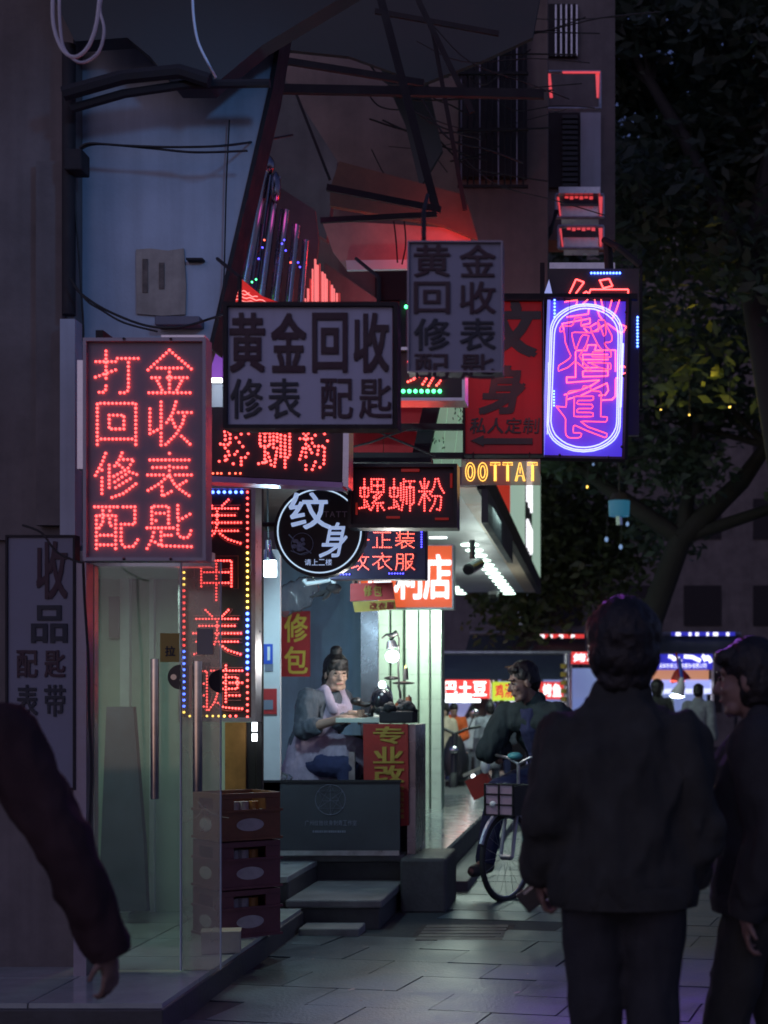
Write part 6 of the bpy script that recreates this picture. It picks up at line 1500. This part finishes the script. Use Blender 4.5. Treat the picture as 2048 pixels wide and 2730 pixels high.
# food stalls with awnings
def stall(label, px0, px1, Y, sgn_y0, sgn_y1, msheet, text, mt, name='food_stall', lights=True):
    x0 = P(px0, 0, Y).x; x1 = P(px1, 0, Y).x
    r = thing(name, label, 'food stall', ((x0+x1)/2, Y, 0), 'food stalls across the lane')
    MB().bb(x0, x1, Y, Y+.7, 0, .85).build('counter', M['dark_steel'], r); MB().bb(x0-.03, x1+.03, Y-.03, Y+.73, .85, .89).build('counter_top', M['alu'], r)
    MB().bb(x0, x1, Y+1.5, Y+1.55, 0, 2.2).build('back_panel', M['shop_light'] if lights else M['awning'], r)
    for x in (x0, x1): MB().bb(x-.025, x+.025, Y, Y+.05, .89, 2.3).build('post', M['alu'], r)
    s_ = MB().bpx(px0, sgn_y0, px1, sgn_y1, Y-.06, .04).build('signboard', M[msheet], r)
    w_ = (px1-px0)/max(1, len(text))
    if text: lettering('lettering', text, (px0+6, sgn_y0+3, px1-6, sgn_y1-5), Y-.062, M[mt], s_, bold=.03, thick=.01, fill=.92)
    return r
r = stall('food stall with a red potato sign and a white tube lamp', 1176, 1305, 28, 1812, 1862, 'print_red', '巴土豆', 'print_white')
MB().bpx(1178, 1864, 1280, 1872, 27.8, .05).build('tube_lamp', M['tube_white'], r); MB().bpx(1184, 1854, 1256, 1862, 27.85, .05).build('small_sign', M['print_white'], r)
r = stall('food stall with a yellow green soup sign in red characters', 1313, 1400, 27.5, 1818, 1868, 'print_yellow', '鸡汤音', 'print_red')
r = stall('food stall with a red grilled fish sign in white characters', 1440, 1504, 28, 1818, 1864, 'print_red', '烤鱼', 'print_white')
r = stall('food stall with a slanted red sign in white characters', 1522, 1640, 29, 1738, 1770, 'print_red', '烤冷面', 'print_white')
r = stall('food stall with a wide blue sign and small white company lettering', 1720, 1900, 28, 1744, 1785, 'print_blue', '', 'print_white')
sgb = [c for c in r.children if c.name.startswith('signboard')][0]
lettering('lettering', '深圳市珠江外卖服务有限公司', (1756, 1768, 1884, 1782), 27.93, M['print_white'], sgb, bold=.0, thick=.006)
mb = MB()
for (x0, y0, x1, y1) in ((1782, 1750, 1800, 1760), (1800, 1756, 1816, 1764), (1824, 1750, 1868, 1762), (1872, 1748, 1882, 1762), (1884, 1750, 1896, 1766)):
    a, b = P(x0, y0, 27.9), P(x1, y1, 27.9); mb.tube([a, a.lerp(b, .5)+Vector((0, 0, .03)), b], .035, 8)
mb.build('logo_stroke', M['print_white'], sgb)
MB().bpx(1735, 1786, 1890, 1812, 28.3, .05).build('lit_shelf', glow('warm_shelf', (.7, .28, .08), .7), r)
MB().bpx(1725, 1812, 1900, 1850, 28.35, .05).build('lit_panel', glow('cool_panel', (.35, .42, 1), .9), r)
MB().bpx(1530, 1782, 1600, 1860, 28.4, .05).build('menu_panel', M['shop_light'], stall.__dict__.get('x') or r)
for (px0, px1, py0, py1, Y, lab, m) in ((1150, 1520, 1744, 1812, 26.5, 'long dark blue awning above the potato and soup stalls', 'awning'), (1240, 1560, 1690, 1742, 30, 'dark grey awning behind and above the blue awning', 'awning2'), (1640, 1990, 1692, 1742, 29.5, 'dark grey awning above the blue company sign', 'awning2')):
    a = P(px0, py0, Y); b = P(px1, py1, Y); aw = thing('awning', lab, 'awning', ((a.x+b.x)/2, Y, b.z), 'stall awnings')
    n = 8; mb = MB()
    for i in range(n):
        xa = a.x+(b.x-a.x)*i/n; xb = a.x+(b.x-a.x)*(i+1)/n
        q = [(xa, Y+1.2, a.z+.02), (xb, Y+1.2, a.z+.02), (xb, Y, b.z), (xa, Y, b.z)]
        MB().add([Vector(v) for v in q] + [Vector(v)+Vector((0, 0, .03)) for v in q], [(0,3,2,1), (4,5,6,7), (0,1,5,4), (1,2,6,5), (2,3,7,6), (3,0,4,7)]).build('canvas_strip', M[m], aw)
    MB().tube([(a.x, Y+1.15, a.z+.06), (b.x, Y+1.15, a.z+.06)], .045).build('bar', M['alu'], aw)
    for x in (a.x+.1, b.x-.1): MB().bb(x-.03, x+.03, Y+1.15, Y+1.21, 0, a.z).build('post', M['dark_steel'], aw)
for (px0, px1, y, mt, mt2, lab) in ((1424, 1558, 1696, 'print_red', 'print_white', 'narrow red fringe sign with white characters over the awning'), (1790, 1960, 1690, 'print_blue', 'print_white', 'narrow blue fringe sign with white dots over the right awning')):
    fs_ = thing('fringe_sign', lab, 'sign', P((px0+px1)/2, y+6, 30.2))
    MB().bpx(px0, y-5, px1, y+5, 30.2, .04).build('sheet', M[mt], fs_)
    mb = MB()
    x = px0+12
    while x < px1-14:
        ww = random.uniform(6, 16); mb.bpx(x, y-4, x+ww, y+5, 30.17, .02); x += ww + random.uniform(8, 22)
    mb.build('lettering', M[mt2], fs_)
t = thing('stall_post', 'round metal stall post wrapped in gold tape between the awnings', 'post', P(1518, 2050, 26))
MB().tube([P(1510, 1742, 26), P(1510, 2100, 26)], .05, 10).build('pole', M['alu'], t, smooth=True)
for k in range(7): MB().tube([P(1503, 1770+k*22, 25.9), P(1503, 1782+k*22, 25.9)], .058, 10).build('tape', M['gold_paint'], t)
t = thing('yellow_umbrella', 'orange brown folded parasol above the yellow green sign', 'parasol', P(1370, 1815, 27))
MB().prism([P(x, y, 27) for x, y in ((1346, 1778), (1400, 1770), (1410, 1812), (1336, 1816))], .15).build('canopy', M['wood'], t)
# heat lamps over the counter
hl_ = thing('heat_lamp', 'red dome heat lamp hanging over the right hand stall', 'lamp', P(1812, 1815, 25))
mb = MB(); mb.tube([P(1812, 1782, 25), P(1812, 1790, 25), P(1813, 1804, 25), P(1816, 1816, 25)], [.03, .09, .15, .17], 16); mb.build('shade', mat('lamp_red', (.5, .03, .02), .4, var=.1), hl_, smooth=True)
MB().ell(P(1806, 1816, 24.95), (.13, .1, .02)).build('bulb', glow('red_bulb', (1, .1, .05), 2), hl_); MB().tube([P(1812, 1782, 25), P(1802, 1740, 25)], .02).build('cord', M['red_cloth'], hl_)
cl_ = thing('cup_lamp', 'white bell shaped lamp hanging below the red heat lamp', 'lamp', P(1812, 1860, 24.6))
mb = MB(); mb.tube([P(1818, 1806, 24.6), P(1816, 1828, 24.6), P(1808, 1846, 24.6), P(1806, 1852, 24.6)], [.03, .07, .11, .12], 16); mb.build('shade', M['white_paint'], cl_, smooth=True)
MB().ell(P(1806, 1856, 24.6), (.12, .1, .03)).build('bulb', M['bulb'], cl_); MB().tube([P(1818, 1806, 24.6), P(1811, 1754, 24.6)], .03).build('stem', M['blue_print'], cl_)
lamp('stall_light', 'AREA', (P(1260, 0, 28).x, 28.3, 1.78), 40, (1, .82, .70), 1.5, (R(-20), 0, 0))
bpy.context.scene.objects['stall_light'].parent = None
lamp('stall_light', 'AREA', (P(1800, 0, 28).x, 28.3, 1.78), 30, (.85, .85, 1), 1.5, (R(-20), 0, 0))

# trees
def tree(label, x, y, h, crown, trunk_r, n, seed, limbs, lean=(0, 0), lm='leaf', name='tree', leafs=.12):
    rnd = random.Random(seed)
    t = thing(name, label, 'tree', (x, y, 0), 'trees over the food stalls')
    mb = MB(); top = Vector((x+lean[0], y+lean[1], h*.45))
    mid = Vector((x+lean[0]*.35, y+lean[1]*.4, h*.22))
    mb.tube([Vector((x, y, -.05)), Vector((x+lean[0]*.1, y, h*.1)), mid, top], [trunk_r*1.3, trunk_r, trunk_r*.9, trunk_r*.7], 10)
    ends = []
    for (dx, dy, dz, r) in limbs:
        e = top + Vector((dx, dy, dz)); m_ = top.lerp(e, .5) + Vector((rnd.uniform(-.3, .3), 0, rnd.uniform(-.2, .3)))
        mb.tube([top, m_, e], [r, r*.75, r*.35], 8); ends.append(e)
        for q in range(3):
            e2 = m_.lerp(e, rnd.random()) + Vector((rnd.uniform(-1.2, 1.2), rnd.uniform(-1, 1), rnd.uniform(.2, 1.3))); mb.tube([m_.lerp(e, .5), e2], [r*.35, r*.12], 6); ends.append(e2)
    mb.build('trunk', M['bark'], t, smooth=True)
    cx_, cy_, cz_, rx, ry, rz = crown
    clumps = [(Vector((cx_, cy_, cz_)) + Vector((rnd.uniform(-1, 1)*rx, rnd.uniform(-1, 1)*ry, rnd.uniform(-1, 1)*rz)), rnd.uniform(.5, 1.25)) for _ in range(70)]
    clumps = [c for c in clumps if ((c[0].x-cx_)/rx)**2+((c[0].y-cy_)/ry)**2+((c[0].z-cz_)/rz)**2 < 1.05] + [(e, .8) for e in ends]
    vs = []; fs = []; per = max(1, n//len(clumps))
    for c, rad in clumps:
        for _ in range(per):
            d = Vector((rnd.gauss(0, 1), rnd.gauss(0, 1), rnd.gauss(0, 1))).normalized()*rad*rnd.random()**.45
            p = c + Vector((d.x, d.y, d.z*.75)); s = leafs*rnd.uniform(.6, 1.25)
            a = Vector((rnd.gauss(0, 1), rnd.gauss(0, 1), rnd.gauss(0, .6))).normalized(); b_ = a.cross(Vector((rnd.gauss(0, 1), rnd.gauss(0, 1), rnd.gauss(0, 1)))).normalized()
            i = len(vs); vs += [p - a*s, p + b_*s*.42 - a*s*.1, p + a*s, p - b_*s*.42 - a*s*.1]; fs.append((i, i+1, i+2, i+3))
    me = bpy.data.meshes.new('crown'); org = ORG[t.name]; me.from_pydata([tuple(v-org) for v in vs], [], fs); me.update(); me.materials.append(M[lm])
    o = link_mesh('crown', me, None, t)
    return t
tree('tree with a thick slanting trunk rising behind the front man', .12, 25.5, 9.5, (.9, 25.5, 7.6, 4.2, 2.2, 3.6), .28, 15000, 3, [(-2.2, 0, 1.6, .16), (1.9, 0, 2.2, .2), (.3, .3, 2.6, .14), (3.2, -.3, 1.2, .12)], (1.25, 0))
tree('leaning tree with yellow lit leaves left of the stalls under the canopy end', -2.9, 29.5, 6.5, (-1.4, 29.5, 4.6, 2.0, 1.6, 1.7), .22, 9000, 5, [(1.4, 0, 1.2, .14), (-.6, 0, 1.5, .1), (.9, .3, 2.0, .1)], (1.6, 0), 'leaf2')
tree('tall dark tree filling the right edge above the stalls', 3.9, 21.5, 13, (3.6, 21.5, 8.6, 3.2, 2.2, 4.4), .30, 16000, 9, [(-1.6, 0, 2.2, .16), (1.5, 0, 2.5, .16), (-.4, .4, 3.4, .16), (-2.2, 0, 4.2, .12)], (.2, 0))
tree('tall dark tree whose crown rises beside the apartment wall', 2.75, 18.5, 15, (1.5, 18.6, 9.8, 2.0, 1.6, 3.8), .22, 13000, 13, [(.8, 0, 2.5, .14), (.2, .3, 3.6, .14), (-1.6, 0, 3.0, .12)], (-.9, 0))
# lights among the leaves
for i, (px_, py_, r_, e_, lb) in enumerate(((1946, 1085, .012, 10, 'brightest yellow lamp among the leaves at the right edge'), (1838, 1106, .010, 4, 'smaller yellow lamp among the leaves left of the brightest one'), (1762, 1092, .008, 1.5, 'faint yellow lamp furthest left among the leaves'))):
    q = P(px_, py_, 20.2)
    sl_ = thing('hanging_lamp', lb, 'lamp', q, 'yellow lamps hung in the trees')
    MB().ell(q, r_).build('globe', M['led_yellow'], sl_, smooth=True); MB().tube([q, q+Vector((0, 0, .5))], .006).build('cord', M['cable'], sl_)
    MB().cyl(q+Vector((0, 0, r_)), q+Vector((0, 0, r_*1.8)), r_*.6).build('socket', M['black'], sl_)
    lamp('lamp_light', 'POINT', q + Vector((0, .25, .05)), e_, (1, .80, .06), .08, None, sl_)
ln = thing('lantern', 'blue cylinder lantern hanging among the dark trees', 'lantern', P(1651, 1380, 22))
MB().cyl(P(1651, 1336, 22), P(1651, 1376, 22), .16, .15, 18).build('shade', glow('blue_lantern', (.012, .11, .20), .7, (.05, .1, .12)), ln, smooth=True)
MB().cyl(P(1651, 1316, 22), P(1651, 1336, 22), .10, .16, 18).build('cap', M['dark_steel'], ln, smooth=True); MB().tube([P(1651, 1376, 22), P(1653, 1400, 22)], .05).build('finial', M['chrome'], ln); MB().tube([P(1651, 1316, 22), P(1651, 1200, 22)], .01).build('cord', M['cable'], ln)
for i, (px_, py_, s_) in enumerate(((1673, 1397, .08), (1617, 1438, .09), (1655, 1458, .09), (1582, 1238, .05), (1636, 1228, .05), (1566, 1298, .04))):
    g = thing('fairy_light', ['small bluish white lamp just below the blue lantern', 'small bluish white lamp left of the lamp pair below the lantern', 'small bluish white lamp lowest below the blue lantern', 'tiny blue lamp below the neon sign corner', 'tiny blue lamp between the neon sign and the lantern', 'tiny yellow green lamp left of the lantern'][i], 'lamp', P(px_, py_, 22.5), 'small lamps hung in the trees')
    MB().ell(P(px_, py_, 22.5), (s_*.3, s_*.3, s_*.42), None, 10, 7).build('globe', glow('cool_globe', (.25, .42, .75), .7, (.1, .1, .1)) if i == 0 else (bpy.data.materials['cool_globe'] if i < 5 else M['led_yellow']), g, smooth=True)
    MB().tube([P(px_, py_-6, 22.5), P(px_+3, py_-60, 22.5)], .006).build('cord', M['cable'], g)
# distant blocks closing the view
for i, (x0, x1, y, h, lb) in enumerate(((-14, -3.0, 46, 16, 'distant dark building block behind the stalls at the left'), (-2.5, 9, 52, 20, 'distant dark building block behind the trees'), (9.5, 24, 44, 24, 'distant dark tower block at the right behind the trees'))):
    b_ = thing('far_building', lb, 'building', ((x0+x1)/2, y, 0), 'distant dark blocks')
    MB().bb(x0, x1, y, y+8, 0, h).build('wall', M['old_wall'], b_)
    for r_ in range(int(h//3)):
        for c_ in range(int((x1-x0)//2.4)):
            MB().bb(x0+.6+c_*2.4, x0+1.9+c_*2.4, y-.05, y+.02, 1.2+r_*3, 2.6+r_*3).build('window', M['dark_steel'], b_)
